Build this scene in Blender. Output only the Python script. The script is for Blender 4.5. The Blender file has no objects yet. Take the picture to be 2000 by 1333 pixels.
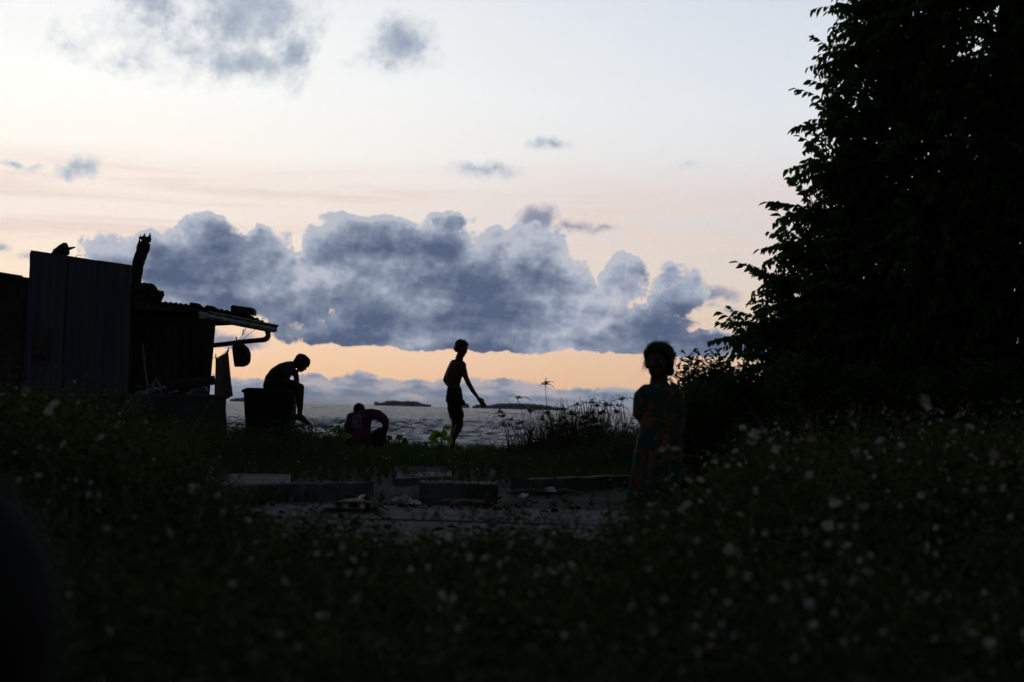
import bpy, bmesh, math, random
import numpy as np
from mathutils import Vector, Matrix
C = bpy.context.scene.collection
R = math.radians
scn = bpy.context.scene

# ---------------------------------------------------------------- camera
F = 3889.0; TH = 0.028; CAMZ = 0.65
PITCH = math.atan(131.5 * math.cos(TH) / F)
fwd = Vector((0, math.cos(PITCH), math.sin(PITCH)))
zz = Vector((0, -math.sin(PITCH), math.cos(PITCH)))
xx = Vector((1, 0, 0))
rgt = math.cos(TH) * xx + math.sin(TH) * zz
upv = -math.sin(TH) * xx + math.cos(TH) * zz
cam_pos = Vector((0, 0, CAMZ))
cd = bpy.data.cameras.new('camera'); cam = bpy.data.objects.new('camera', cd); C.objects.link(cam)
M3 = Matrix((rgt, upv, -fwd)).transposed()
cam.matrix_world = Matrix.Translation(cam_pos) @ M3.to_4x4()
cd.lens = 70; cd.sensor_width = 36; cd.clip_start = 0.05; cd.clip_end = 40000
cd.dof.use_dof = True; cd.dof.focus_distance = 25.0; cd.dof.aperture_fstop = 4.0
scn.camera = cam
scn.view_settings.view_transform = 'Standard'; scn.view_settings.look = 'None'
scn.view_settings.exposure = 0; scn.view_settings.gamma = 1

def pdir(x, y):
    return (fwd + (x - 1000) / F * rgt + (666.5 - y) / F * upv)
def P(x, y, d):
    v = pdir(x, y); return cam_pos + v * (d / v.y)
def G(x, y, z=0.0):
    v = pdir(x, y); return cam_pos + v * ((z - cam_pos.z) / v.z)
def azel(x, y):
    v = pdir(x, y).normalized()
    return math.atan2(v.x, v.y) * F / 100, math.asin(v.z) * F / 100

# ---------------------------------------------------------------- world (dusk sky with clouds)
def lin(c):
    return tuple((v / 255 / 12.92 if v / 255 <= 0.04045 else ((v / 255 + 0.055) / 1.055) ** 2.4) for v in c)
world = bpy.data.worlds.new("World"); scn.world = world; world.use_nodes = True
class NT:
    def __init__(s, nt): s.nt = nt
    def n(s, typ, ins=None, **kw):
        nd = s.nt.nodes.new(typ)
        for k, v in kw.items(): setattr(nd, k, v)
        for k, v in (ins or {}).items():
            sk = nd.inputs[k]
            if hasattr(v, 'is_linked') and hasattr(v, 'node'): s.nt.links.new(v, sk)
            else: sk.default_value = v
        return nd
    def m(s, op, a, b=0.0, c=0.0, clamp=False):
        nd = s.n('ShaderNodeMath', {0: a, 1: b, 2: c}, operation=op, use_clamp=clamp); return nd.outputs[0]
    def vm(s, op, a, b=(0, 0, 0)):
        return s.n('ShaderNodeVectorMath', {0: a, 1: b}, operation=op).outputs[0]
    def ss(s, v, lo, hi, a=0.0, b=1.0):
        nd = s.n('ShaderNodeMapRange', {'Value': v, 'From Min': lo, 'From Max': hi, 'To Min': a, 'To Max': b}, interpolation_type='SMOOTHSTEP')
        return nd.outputs[0]
    def mix(s, f, a, b, mode='MIX'):
        nd = s.n('ShaderNodeMix', data_type='RGBA', blend_type=mode)
        for k, v in ((0, f), (6, a), (7, b)):
            if hasattr(v, 'node'): s.nt.links.new(v, nd.inputs[k])
            elif k == 0: nd.inputs[k].default_value = v
            else: nd.inputs[k].default_value = (*v[:3], 1)
        return nd.outputs[2]
    def ramp(s, f, stops, interp='LINEAR'):
        nd = s.n('ShaderNodeValToRGB', {0: f}); cr = nd.color_ramp; cr.interpolation = interp
        while len(cr.elements) < len(stops): cr.elements.new(0.5)
        for e, (p, c) in zip(cr.elements, stops):
            e.position = p; e.color = (*c, 1)
        return nd.outputs[0]
    def noise(s, v, scale, detail=8, rough=.55, lac=2.0, dist=0.0, typ='FBM'):
        nd = s.n('ShaderNodeTexNoise', {'Vector': v, 'Scale': scale, 'Detail': detail, 'Roughness': rough, 'Lacunarity': lac, 'Distortion': dist}, noise_dimensions='2D', noise_type=typ)
        return nd

def cloud_group(name, blobs, warp=0.55, namp=0.75, nscale=1.1, floor=None, seed=0.0, bump=0.25, det=7, wob=.25):
    """group: Vector (azimuth, elevation in hundredths of the view) -> Raw density"""
    g = bpy.data.node_groups.new(name, 'ShaderNodeTree')
    g.interface.new_socket('Vector', in_out='INPUT', socket_type='NodeSocketVector')
    g.interface.new_socket('Raw', in_out='OUTPUT', socket_type='NodeSocketFloat')
    t = NT(g); gi = t.n('NodeGroupInput'); go = t.n('NodeGroupOutput')
    v = gi.outputs[0]
    sv = t.vm('ADD', v, (seed, seed * .7, 0))
    w = t.noise(sv, 1.2, 5, .6).outputs['Color']
    w = t.vm('MULTIPLY', t.vm('SUBTRACT', w, (.5, .5, .5)), (warp * 2.0, warp * 1.6, 0))
    vw = t.vm('ADD', v, w)
    acc = None
    for (x, y, rx, ry, s) in blobs:
        a, e = azel(x, y)
        mp = t.n('ShaderNodeMapping', {0: vw, 1: (a, e, 0), 3: (rx / 100, ry / 100, 1)}, vector_type='TEXTURE')
        gr = t.n('ShaderNodeTexGradient', {0: mp.outputs[0]}, gradient_type='SPHERICAL')
        o = t.m('MULTIPLY', gr.outputs['Fac'], s)
        acc = o if acc is None else t.m('SMOOTH_MAX', acc, o, 0.12)
    n1 = t.noise(sv, nscale, det, .6).outputs['Fac']
    vo = t.n('ShaderNodeTexVoronoi', {'Vector': t.vm('ADD', sv, t.vm('MULTIPLY', w, (.5, .5, 0))), 'Scale': 4.2, 'Detail': 3.0, 'Roughness': .6, 'Lacunarity': 2.1}, feature='F1', normalize=True, voronoi_dimensions='2D').outputs['Distance']
    raw = t.m('ADD', acc, t.m('MULTIPLY', t.m('SUBTRACT', n1, .5), namp * 2))
    raw = t.m('ADD', raw, t.m('MULTIPLY', t.m('SUBTRACT', .33, vo), bump * 2))
    raw = t.m('SUBTRACT', raw, t.ss(acc, 0.0, 0.22, 0.8, 0.0))
    if floor is not None:
        sp = t.n('ShaderNodeSeparateXYZ', {0: v}).outputs[1]
        sp = t.m('ADD', sp, t.m('MULTIPLY', t.m('SUBTRACT', t.noise(t.vm('MULTIPLY', sv, (.8, .5, 1)), 1.3, 7, .62).outputs['Fac'], .5), wob * 2))
        raw = t.m('SUBTRACT', raw, t.ss(sp, floor - .10, floor + .16, 1.1, 0.0))
    g.links.new(raw, go.inputs[0])
    return g

def build_world():
    nt = world.node_tree; nt.nodes.clear(); t = NT(nt)
    tc = t.n('ShaderNodeTexCoord').outputs['Generated']
    d = t.vm('NORMALIZE', tc)
    s = t.n('ShaderNodeSeparateXYZ', {0: d})
    az = t.m('MULTIPLY', t.m('ARCTAN2', s.outputs[0], s.outputs[1]), F / 100)
    el = t.m('MULTIPLY', t.m('ARCSINE', s.outputs[2]), F / 100)
    v = t.n('ShaderNodeCombineXYZ', {0: az, 1: el, 2: 0.0}).outputs[0]
    L = lin
    # clear evening sky, by elevation (hundreds of view units; 8 = top of the view)
    wob = t.noise(t.vm('MULTIPLY', v, (.12, 1.0, 1)), 1.0, 3, .5).outputs['Fac']
    f2 = t.m('ADD', t.m('DIVIDE', el, 20.0, clamp=True), t.m('MULTIPLY', t.m('SUBTRACT', wob, .5), .03), clamp=True)
    base = t.ramp(f2, [(0.0, L((244, 196, 162))), (.035, L((249, 206, 170))), (.07, L((249, 218, 190))), (.12, L((247, 228, 210))), (.17, L((242, 230, 222))),
                       (.21, L((245, 234, 228))), (.245, L((251, 247, 243))), (.30, L((250, 251, 251))), (.37, L((243, 246, 249))), (.42, L((234, 239, 247))),
                       (.50, L((190, 205, 230))), (.68, L((122, 145, 188))), (1.0, L((74, 97, 140)))])
    base = t.mix(1.0, base, t.n('ShaderNodeCombineXYZ', {0: t.ss(az, -10, 8, 1.06, .78), 1: t.ss(az, -10, 8, 1.04, .81), 2: t.ss(az, -10, 8, 1.0, .86)}).outputs[0], 'MULTIPLY')
    def grp(g, vec):
        nd = t.n('ShaderNodeGroup'); nd.node_tree = g; nt.links.new(vec, nd.inputs[0]); return nd.outputs[0]
    def bgs(c): return t.n('ShaderNodeBackground', {0: c, 1: 1.0}).outputs[0]
    def mixs(f, a, b):
        nd = t.n('ShaderNodeMixShader', {0: f}); nt.links.new(a, nd.inputs[1]); nt.links.new(b, nd.inputs[2]); return nd.outputs[0]
    # ---- middle band: faint streaks, then the big bank of cumulus
    st = t.noise(t.vm('ADD', t.vm('MULTIPLY', v, (.11, 1.5, 1)), (3.1, 7.7, 0)), 1.4, 6, .62, dist=.5).outputs['Fac']
    sm = t.m('MULTIPLY', t.ss(st, .42, .66), t.m('MULTIPLY', t.ss(el, 2.2, 3.0), t.ss(el, 4.9, 4.0)))
    base_s = t.mix(t.m('MULTIPLY', sm, .65), base, L((232, 211, 202)))
    main = MAIN
    gm = cloud_group('CloudMain', main, warp=.34, namp=.56, nscale=1.9, floor=1.02, seed=4.3, bump=.30, wob=.21, det=9)
    raw = grp(gm, v); rawu = grp(gm, t.vm('ADD', v, (-.05, .11, 0)))
    a = t.ss(raw, .05, .33)
    thick = t.ss(raw, .2, 1.15)
    relief = t.m('SUBTRACT', raw, rawu)
    tn = t.noise(t.vm('MULTIPLY', v, (.55, 1.5, 1)), .75, 6, .5).outputs['Fac']
    tone = t.m('ADD', t.m('SUBTRACT', t.m('MULTIPLY', thick, .45), t.m('MULTIPLY', relief, .8)), t.m('MULTIPLY', t.m('SUBTRACT', tn, .5), 2.4))
    tone = t.m('ADD', tone, t.ss(el, 1.0, 3.6, .50, .22))
    fringe = t.mix(t.ss(el, 1.2, 3.2), L((226, 200, 186)), L((186, 190, 202)))
    ccol = t.ramp(tone, [(0.0, L((186, 190, 202))), (.25, L((158, 167, 186))), (.5, L((131, 141, 162))), (.78, L((106, 118, 143))), (1.0, L((88, 101, 129)))])
    ccol = t.mix(t.ss(raw, .10, .40), fringe, ccol)
    gs = cloud_group('CloudStrip', [(450, 665, 120, 24, 1.0), (330, 650, 150, 40, 1.1), (1395, 575, 75, 30, .8), (1430, 604, 50, 16, .6), (1385, 600, 50, 14, .5), (60, 500, 40, 25, .5), (0, 478, 35, 18, .6), (1048, 428, 60, 40, .95), (1120, 447, 100, 22, .55), (1180, 450, 60, 12, .5)], warp=.25, namp=.38, nscale=1.8, seed=9.1, bump=.12, det=5)
    r3 = grp(gs, v)
    mid = t.mix(t.ss(r3, .10, .6, 0, .85), base_s, t.mix(t.ss(r3, .2, .8), L((180, 176, 190)), L((118, 130, 160))))
    mid = t.mix(a, mid, ccol)
    # ---- low bank standing on the horizon
    gl_ = cloud_group('CloudLow', [(x, 788 + (x - 1000) * TH, 130, 50 + 9 * math.sin(x * .021) + 6 * math.sin(x * .057), 1.3) for x in range(100, 2100, 100)], warp=.16, namp=.30, nscale=2.6, seed=2.2, bump=.2, det=6)
    r2 = grp(gl_, v)
    t2 = t.m('ADD', t.m('MULTIPLY', t.ss(r2, .2, .9), .5), t.m('MULTIPLY', t.m('SUBTRACT', t.noise(t.vm('MULTIPLY', v, (.8, 3, 1)), 1.5, 6, .6).outputs['Fac'], .5), 2.6))
    c2 = t.ramp(t2, [(0, L((178, 174, 182))), (.4, L((142, 151, 170))), (.8, L((116, 129, 153)))])
    c2 = t.mix(t.ss(el, .22, .0, 0, .8), c2, L((156, 160, 175)))
    low = t.mix(t.m('MAXIMUM', t.ss(r2, .16, .34, 0, .97), t.ss(el, .2, .05)), base, c2)
    # ---- high, loose clouds
    hi = HIGH
    gh = cloud_group('CloudHigh', hi, warp=.34, namp=.80, nscale=1.7, seed=14.2, bump=.20, det=9)
    r4 = grp(gh, v)
    a4 = t.ss(r4, .0, 1.1, 0, .9)
    tn4 = t.noise(v, 1.1, 7, .6).outputs['Fac']
    c4 = t.ramp(t.m('ADD', t.ss(r4, .1, 1.9, 0, .85), t.m('MULTIPLY', t.m('SUBTRACT', tn4, .5), 1.6)), [(0, L((218, 223, 229))), (.4, L((180, 190, 204))), (1, L((132, 147, 174)))])
    high = t.mix(a4, t.mix(t.m('MULTIPLY', sm, .65), base, L((232, 211, 202))), c4)
    inaz = t.m('MULTIPLY', t.m('GREATER_THAN', az, -16.0), t.m('LESS_THAN', az, 16.0))
    def within(lo, hi_): return t.m('MULTIPLY', inaz, t.m('MULTIPLY', t.m('GREATER_THAN', el, lo), t.m('LESS_THAN', el, hi_)))
    sh = bgs(base)
    sh = mixs(within(-1, .85), sh, bgs(low))
    sh = mixs(within(.85, 4.02), sh, bgs(mid))
    sh = mixs(within(4.02, 12.0), sh, bgs(high))
    # only the western sky is bright; round the sides, behind and overhead it is the blue of a Nishita sky with the sun at the horizon
    sky = t.n('ShaderNodeTexSky', sky_type='NISHITA'); sky.sun_disc = False
    sky.sun_elevation = R(-2); sky.sun_rotation = R(-20); sky.air_density = 1.2; sky.dust_density = 2.0; sky.ozone_density = 2.0
    dusk = t.mix(1.0, t.mix(1.0, sky.outputs[0], (.10, .10, .10), 'MULTIPLY'), (.038, .043, .047), 'ADD')
    front = t.m('MULTIPLY', t.ss(s.outputs[1], .25, .93), t.ss(s.outputs[2], .60, .22))
    sh = mixs(front, bgs(dusk), sh)
    o = t.n('ShaderNodeOutputWorld'); nt.links.new(sh, o.inputs[0])
MAIN = [(225, 500, 90, 60, .8), (330, 525, 110, 95, 1), (405, 470, 80, 60, 1), (420, 540, 170, 95, 1.1), (520, 500, 70, 75, .85), (545, 560, 120, 90, 1.05), (450, 590, 190, 45, .9),
        (660, 475, 85, 70, 1.0), (670, 540, 120, 110, 1.15), (760, 480, 110, 70, .9), (760, 600, 190, 100, 1.2), (870, 475, 100, 65, .9), (880, 590, 170, 110, 1.0), (700, 655, 190, 50, 1.1),
        (960, 530, 110, 80, .9), (1040, 515, 95, 95, 1.15), (975, 480, 70, 45, .8), (1085, 530, 60, 60, .9), (1150, 600, 60, 60, .9), (620, 560, 90, 90, 1.1), (800, 540, 120, 90, 1.1), (900, 560, 110, 80, 1.1), (580, 610, 90, 45, 1.0), (300, 480, 60, 40, .8), (1010, 620, 190, 90, 1.2), (1090, 560, 100, 80, 1.05), (900, 665, 300, 45, 1.1), (1120, 660, 200, 50, 1.1),
        (1220, 545, 52, 62, 1.0), (1200, 630, 85, 55, 1.0), (1260, 630, 120, 55, .95), (1320, 570, 75, 65, 1.0), (1350, 680, 130, 40, 1.05), (1240, 675, 190, 34, .9), (1480, 680, 110, 45, .9), (1600, 690, 150, 40, .8)]
HIGH = [(480, 20, 190, 130, 1.45), (470, 125, 190, 58, 1.35), (560, 90, 80, 120, 1.25), (290, 10, 120, 120, 1.1), (330, 95, 240, 95, .75), (410, 90, 120, 100, 1.0), (180, 70, 130, 60, .62), (120, 90, 70, 50, .5),
        (790, 85, 95, 90, 1.3), (770, 122, 140, 34, .8), (150, 322, 62, 36, 1.25), (25, 320, 70, 14, .8), (935, 332, 120, 28, .95), (1080, 283, 80, 22, .85), (1350, 325, 80, 18, .8)]
build_world()
world.cycles.sampling_method = 'MANUAL'; world.cycles.sample_map_resolution = 512
scn.cycles.use_adaptive_sampling = True; scn.cycles.adaptive_threshold = 0.03; scn.cycles.adaptive_min_samples = 8
scn.cycles.max_bounces = 4; scn.cycles.diffuse_bounces = 2; scn.cycles.glossy_bounces = 2; scn.cycles.transmission_bounces = 2; scn.cycles.caustics_reflective = False

# ---------------------------------------------------------------- helpers
rng = np.random.default_rng(7); random.seed(7)
def hor(x): return 798 + TH * (x - 1000)
def tag(o, label=None, cat=None, group=None, kind=None):
    if label: o['label'] = label
    if cat: o['category'] = cat
    if group: o['group'] = group
    if kind: o['kind'] = kind
    return o
def empty(name, loc, label, cat, group=None):
    o = bpy.data.objects.new(name, None); C.objects.link(o); o.location = loc; o.empty_display_size = .1
    return tag(o, label, cat, group)
def link(name, me, mat, parent=None, smooth=False):
    o = bpy.data.objects.new(name, me); C.objects.link(o)
    if mat: me.materials.append(mat)
    if smooth: me.polygons.foreach_set('use_smooth', [True] * len(me.polygons))
    if parent:
        o.parent = parent
        o.matrix_parent_inverse = Matrix.Translation(parent.location).inverted() if parent.type == 'EMPTY' else Matrix.Identity(4)
    return o
def mesh(name, v, f, mat, parent=None, smooth=False):
    me = bpy.data.meshes.new(name); me.from_pydata([tuple(p) for p in v], [], [tuple(q) for q in f]); me.update()
    return link(name, me, mat, parent, smooth)
def npmesh(name, v, f, mat, parent=None, smooth=False, attr=None):
    """v (n,3) float, f (m,k) int, all faces of one size"""
    me = bpy.data.meshes.new(name); v = np.asarray(v, np.float32); f = np.asarray(f, np.int32); k = f.shape[1]
    me.vertices.add(len(v)); me.vertices.foreach_set('co', v.ravel())
    me.loops.add(f.size); me.loops.foreach_set('vertex_index', f.ravel())
    me.polygons.add(len(f)); me.polygons.foreach_set('loop_start', np.arange(0, f.size, k, dtype=np.int32))
    me.update(calc_edges=True)
    if smooth: me.polygons.foreach_set('use_smooth', np.ones(len(f), bool))
    return link(name, me, mat, parent)
class MB:
    """collects shapes for ONE mesh"""
    def __init__(s): s.v = []; s.f = []
    def add(s, v, f):
        n = len(s.v); s.v += [tuple(p) for p in v]; s.f += [tuple(i + n for i in q) for q in f]; return s
    def prism(s, pts, off):
        """polygon pts (front side), extruded by the vector off"""
        n = len(pts); off = Vector(off); b = [Vector(p) + off for p in pts]
        return s.add(list(pts) + b, [tuple(range(n)), tuple(range(2 * n - 1, n - 1, -1))] + [(i, i + n, (i + 1) % n + n, (i + 1) % n) for i in range(n)])
    def tube(s, pts, rad, seg=8, cap=True):
        pts = [Vector(p) for p in pts]; n = len(pts)
        if not hasattr(rad, '__len__'): rad = [rad] * n
        vs = []; ref = Vector((0.13, 0.2, 1)).normalized()
        for i, p in enumerate(pts):
            t = (pts[min(i + 1, n - 1)] - pts[max(i - 1, 0)]).normalized()
            a = t.cross(ref)
            if a.length < .05: a = t.cross(Vector((1, 0, 0)))
            a.normalize(); b = t.cross(a)
            for k in range(seg):
                w = 2 * math.pi * k / seg; vs.append(p + (a * math.cos(w) + b * math.sin(w)) * rad[i])
        fs = [(i * seg + k, i * seg + (k + 1) % seg, (i + 1) * seg + (k + 1) % seg, (i + 1) * seg + k) for i in range(n - 1) for k in range(seg)]
        if cap: fs += [tuple(range(seg - 1, -1, -1)), tuple(range((n - 1) * seg, n * seg))]
        return s.add(vs, fs)
    def rough(s, c, r, seed=0, sub=3, amp=.25, fr=2.0):
        bm = bmesh.new(); bmesh.ops.create_icosphere(bm, subdivisions=sub, radius=1)
        from mathutils import noise as N
        vs = []
        for v in bm.verts:
            k = 1 + amp * N.fractal(v.co * fr + Vector((seed, seed * 1.7, 0)), 1.0, 2.0, 4)
            vs.append(Vector(c) + Vector((v.co.x * r[0] * k, v.co.y * r[1] * k, v.co.z * r[2] * k)))
        s.add(vs, [tuple(v.index for v in f.verts) for f in bm.faces]); bm.free(); return s
    def build(s, name, mat, parent=None, smooth=False, bevel=0):
        o = mesh(name, s.v, s.f, mat, parent, smooth)
        if bevel:
            m = o.modifiers.new('bevel', 'BEVEL'); m.width = bevel; m.segments = 2; m.limit_method = 'ANGLE'
        return o

def mat(name, col, rough=.7, col2=None, scale=8, spec=.3, bump=0, bscale=40, metallic=0, stretch=(1, 1, 1), transl=0, thr=(.4, .6), tcol=None):
    m = bpy.data.materials.new(name); m.use_nodes = True; nt = m.node_tree; t = NT(nt)
    pb = nt.nodes['Principled BSDF']; pb.inputs['Base Color'].default_value = (*col, 1); pb.inputs['Roughness'].default_value = rough
    pb.inputs['Specular IOR Level'].default_value = spec; pb.inputs['Metallic'].default_value = metallic
    co = t.vm('MULTIPLY', t.n('ShaderNodeNewGeometry').outputs['Position'], stretch)
    def n3(sc, det):
        nd = nt.nodes.new('ShaderNodeTexNoise'); nt.links.new(co, nd.inputs['Vector']); nd.inputs['Scale'].default_value = sc; nd.inputs['Detail'].default_value = det; nd.inputs['Roughness'].default_value = .6
        return nd.outputs['Fac']
    c = None
    if col2:
        c = t.mix(t.ss(n3(scale, 5), *thr), col, col2); nt.links.new(c, pb.inputs['Base Color'])
    if bump:
        b = nt.nodes.new('ShaderNodeBump'); b.inputs['Strength'].default_value = bump; b.inputs['Distance'].default_value = .01
        nt.links.new(n3(bscale, 4), b.inputs['Height']); nt.links.new(b.outputs[0], pb.inputs['Normal'])
    if transl:
        tr = nt.nodes.new('ShaderNodeBsdfTranslucent'); tr.inputs[0].default_value = (*(tcol or (col[0] * 1.8, col[1] * 2.2, col[2] * .8)), 1)
        mx = nt.nodes.new('ShaderNodeMixShader'); mx.inputs[0].default_value = transl
        nt.links.new(pb.outputs[0], mx.inputs[1]); nt.links.new(tr.outputs[0], mx.inputs[2]); nt.links.new(mx.outputs[0], nt.nodes['Material Output'].inputs[0])
    return m
M = dict(
    soil=mat('soil', (.035, .030, .022), .95, (.05, .055, .03), 3, bump=.6, bscale=25),
    weed=mat('weed_leaf', (.048, .085, .026), .6, (.085, .115, .040), 2.5, transl=.3),
    grass=mat('grass_blade', (.045, .085, .028), .6, (.08, .11, .045), 3, transl=.3),
    tree=mat('tree_leaf', (.036, .074, .022), .45, (.060, .11, .030), 1.5, transl=.42),
    shrub=mat('shrub_leaf', (.045, .085, .032), .6, (.07, .11, .045), 2, transl=.3),
    broad=mat('broad_leaf', (.09, .16, .03), .5, (.12, .18, .05), 9, transl=.5),
    sedge=mat('sedge_stem', (.05, .06, .03), .7, (.08, .07, .04), 4, transl=.1),
    bark=mat('bark', (.09, .07, .055), .9, (.05, .04, .03), 12, bump=.8, bscale=30, stretch=(1, 1, .3)),
    log=mat('weathered_log', (.06, .05, .045), .95, (.03, .025, .022), 15, bump=1, bscale=40),
    petal=mat('petal', (.70, .71, .74), .8, (.48, .48, .48), 25, transl=.28, tcol=(.5, .5, .5), spec=.1),
    petal_old=mat('faded_petal', (.34, .30, .25), .85, (.22, .19, .15), 25, transl=.2, tcol=(.3, .26, .2), spec=.1),
    centre=mat('flower_centre', (.55, .33, .04), .8),
    spent=mat('dry_seed_head', (.25, .19, .09), .9),
    concrete=mat('concrete', (.20, .20, .21), .85, (.09, .09, .085), 1.3, bump=.6, bscale=18, stretch=(.6, 2.2, 1), thr=(.35, .65)),
    kerb=mat('kerb_concrete', (.15, .148, .145), .88, (.07, .07, .066), 3, bump=.6, bscale=30),
    plinth=mat('plinth_block', (.11, .11, .115), .9, (.06, .065, .055), 2.2, bump=.6, bscale=12),
    sheet=mat('painted_sheet', (.070, .088, .145), .6, (.13, .125, .15), 1.6, stretch=(2.5, 2, .5), spec=.35, bump=.5, bscale=3, thr=(.3, .7)),
    rust=mat('rusty_sheet', (.10, .085, .085), .7, (.055, .04, .035), 3),
    plank=mat('dark_planks', (.07, .06, .05), .9, (.035, .03, .027), 2.5, stretch=(6, 6, .4)),
    roof=mat('blue_roof_sheet', (.08, .16, .30), .45, (.12, .10, .10), 5, spec=.5),
    gutter=mat('white_gutter', (.34, .36, .38), .5, (.16, .165, .175), 6, spec=.4),
    cloth=mat('brown_cloth', (.20, .15, .13), .9, (.15, .11, .10), 20, transl=.08, tcol=(.2, .15, .13)),
    darkcloth=mat('black_cloth', (.03, .03, .035), .9),
    pale=mat('pale_cloth', (.32, .31, .36), .9, (.22, .21, .26), 10),
    bin=mat('dark_plastic', (.025, .026, .03), .85, (.04, .04, .045), 6, spec=.08),
    post=mat('black_post', (.012, .012, .014), .9, (.02, .02, .022), 6, spec=.2),
    rock=mat('dark_rock', (.05, .05, .055), .8, (.03, .03, .032), 6, bump=.3, bscale=14),
    skin=mat('skin', (.10, .055, .038), .6, (.085, .047, .033), 12),
    hair=mat('black_hair', (.008, .007, .007), .45),
    shirt=mat('dark_shirt', (.05, .055, .06), .9, (.04, .045, .05), 20),
    shorts=mat('dark_shorts', (.02, .02, .024), .9),
    purple=mat('purple_shirt', (.16, .035, .10), .9, (.05, .018, .05), 5),
    lilac=mat('lilac_panel', (.22, .17, .27), .9, (.10, .08, .13), 14),
    paper=mat('scrap_white', (.6, .6, .62), .8),
    card=mat('cardboard', (.36, .29, .25), .85, (.28, .22, .19), 9),
    pink=mat('pink_wrapper', (.30, .07, .07), .6, (.36, .20, .20), 30),
    blue=mat('blue_plastic', (.10, .20, .55), .4, (.30, .36, .55), 25),
    wood=mat('pale_stick', (.26, .22, .17), .8),
    sand=mat('shore_sand', (.20, .18, .15), .9),
    isle=mat('island_trees', (.035, .05, .035), .9, (.05, .07, .045), .01),
    white_eye=mat('eye_white', (.6, .58, .55), .3), iris=mat('eye_dark', (.02, .012, .01), .2),
    peg=mat('clothes_peg', (.12, .09, .07), .8), rope=mat('line', (.10, .10, .10), .8),
)
# dress: dark green cotton with a bold orange swirl print
def dress_mat():
    m = bpy.data.materials.new('dress_print'); m.use_nodes = True; t = NT(m.node_tree); pb = m.node_tree.nodes['Principled BSDF']
    co = t.n('ShaderNodeNewGeometry').outputs['Position']
    nz = m.node_tree.nodes.new('ShaderNodeTexNoise'); m.node_tree.links.new(co, nz.inputs['Vector']); nz.inputs['Scale'].default_value = 5.5; nz.inputs['Detail'].default_value = 2; nz.inputs['Distortion'].default_value = 1.6
    band = t.m('ABSOLUTE', t.m('SUBTRACT', nz.outputs['Fac'], .50))
    big = m.node_tree.nodes.new('ShaderNodeTexNoise'); m.node_tree.links.new(co, big.inputs['Vector']); big.inputs['Scale'].default_value = 3.0; big.inputs['Detail'].default_value = 1
    f = t.m('MULTIPLY', t.ss(band, .045, .030), t.ss(big.outputs['Fac'], .42, .50))
    c = t.mix(f, (.010, .075, .058), (.27, .052, .013)); f2 = t.m('MULTIPLY', t.ss(band, .014, .006), t.ss(big.outputs['Fac'], .42, .50))
    c = t.mix(f2, c, (.26, .14, .05)); m.node_tree.links.new(c, pb.inputs['Base Color']); pb.inputs['Roughness'].default_value = .85
    return m
M['dress'] = dress_mat()

# ---------------------------------------------------------------- the setting: ground, water, paving
def grid(xs, ys, zf):
    X, Y = np.meshgrid(xs, ys); Z = zf(X, Y); v = np.stack([X, Y, Z], -1).reshape(-1, 3)
    nx, ny = len(xs), len(ys); i = np.arange(nx * ny).reshape(ny, nx)
    f = np.stack([i[:-1, :-1], i[:-1, 1:], i[1:, 1:], i[1:, :-1]], -1).reshape(-1, 4)
    return v, f
SEA = -1.1; HAZE = .00008
def gz(X, Y):
    z = .018 * np.sin(X * 1.9 + Y * .7) * np.sin(Y * 1.3 - X * .4) + .012 * np.sin(X * 4.1 + 1) * np.sin(Y * 3.7) - .012
    slab = (np.abs(X - .2) < 4.2) & (Y > 5.8) & (Y < 14.5)
    z = np.where(slab, -.03, z)
    e = Y - (30.2 + .5 * np.sin(X * .6) + .3 * np.sin(X * 1.7 + 2))
    return z - np.clip(e, 0, 3.0) * .62
v, f = grid(np.concatenate([np.linspace(-90, -12, 30)[:-1], np.linspace(-12, 12, 140), np.linspace(12, 90, 30)[1:]]),
            np.concatenate([np.linspace(-80, 0, 16)[:-1], np.linspace(0, 36, 200)]), gz)
tag(npmesh('ground', v, f, M['soil'], smooth=True), kind='structure')

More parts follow.
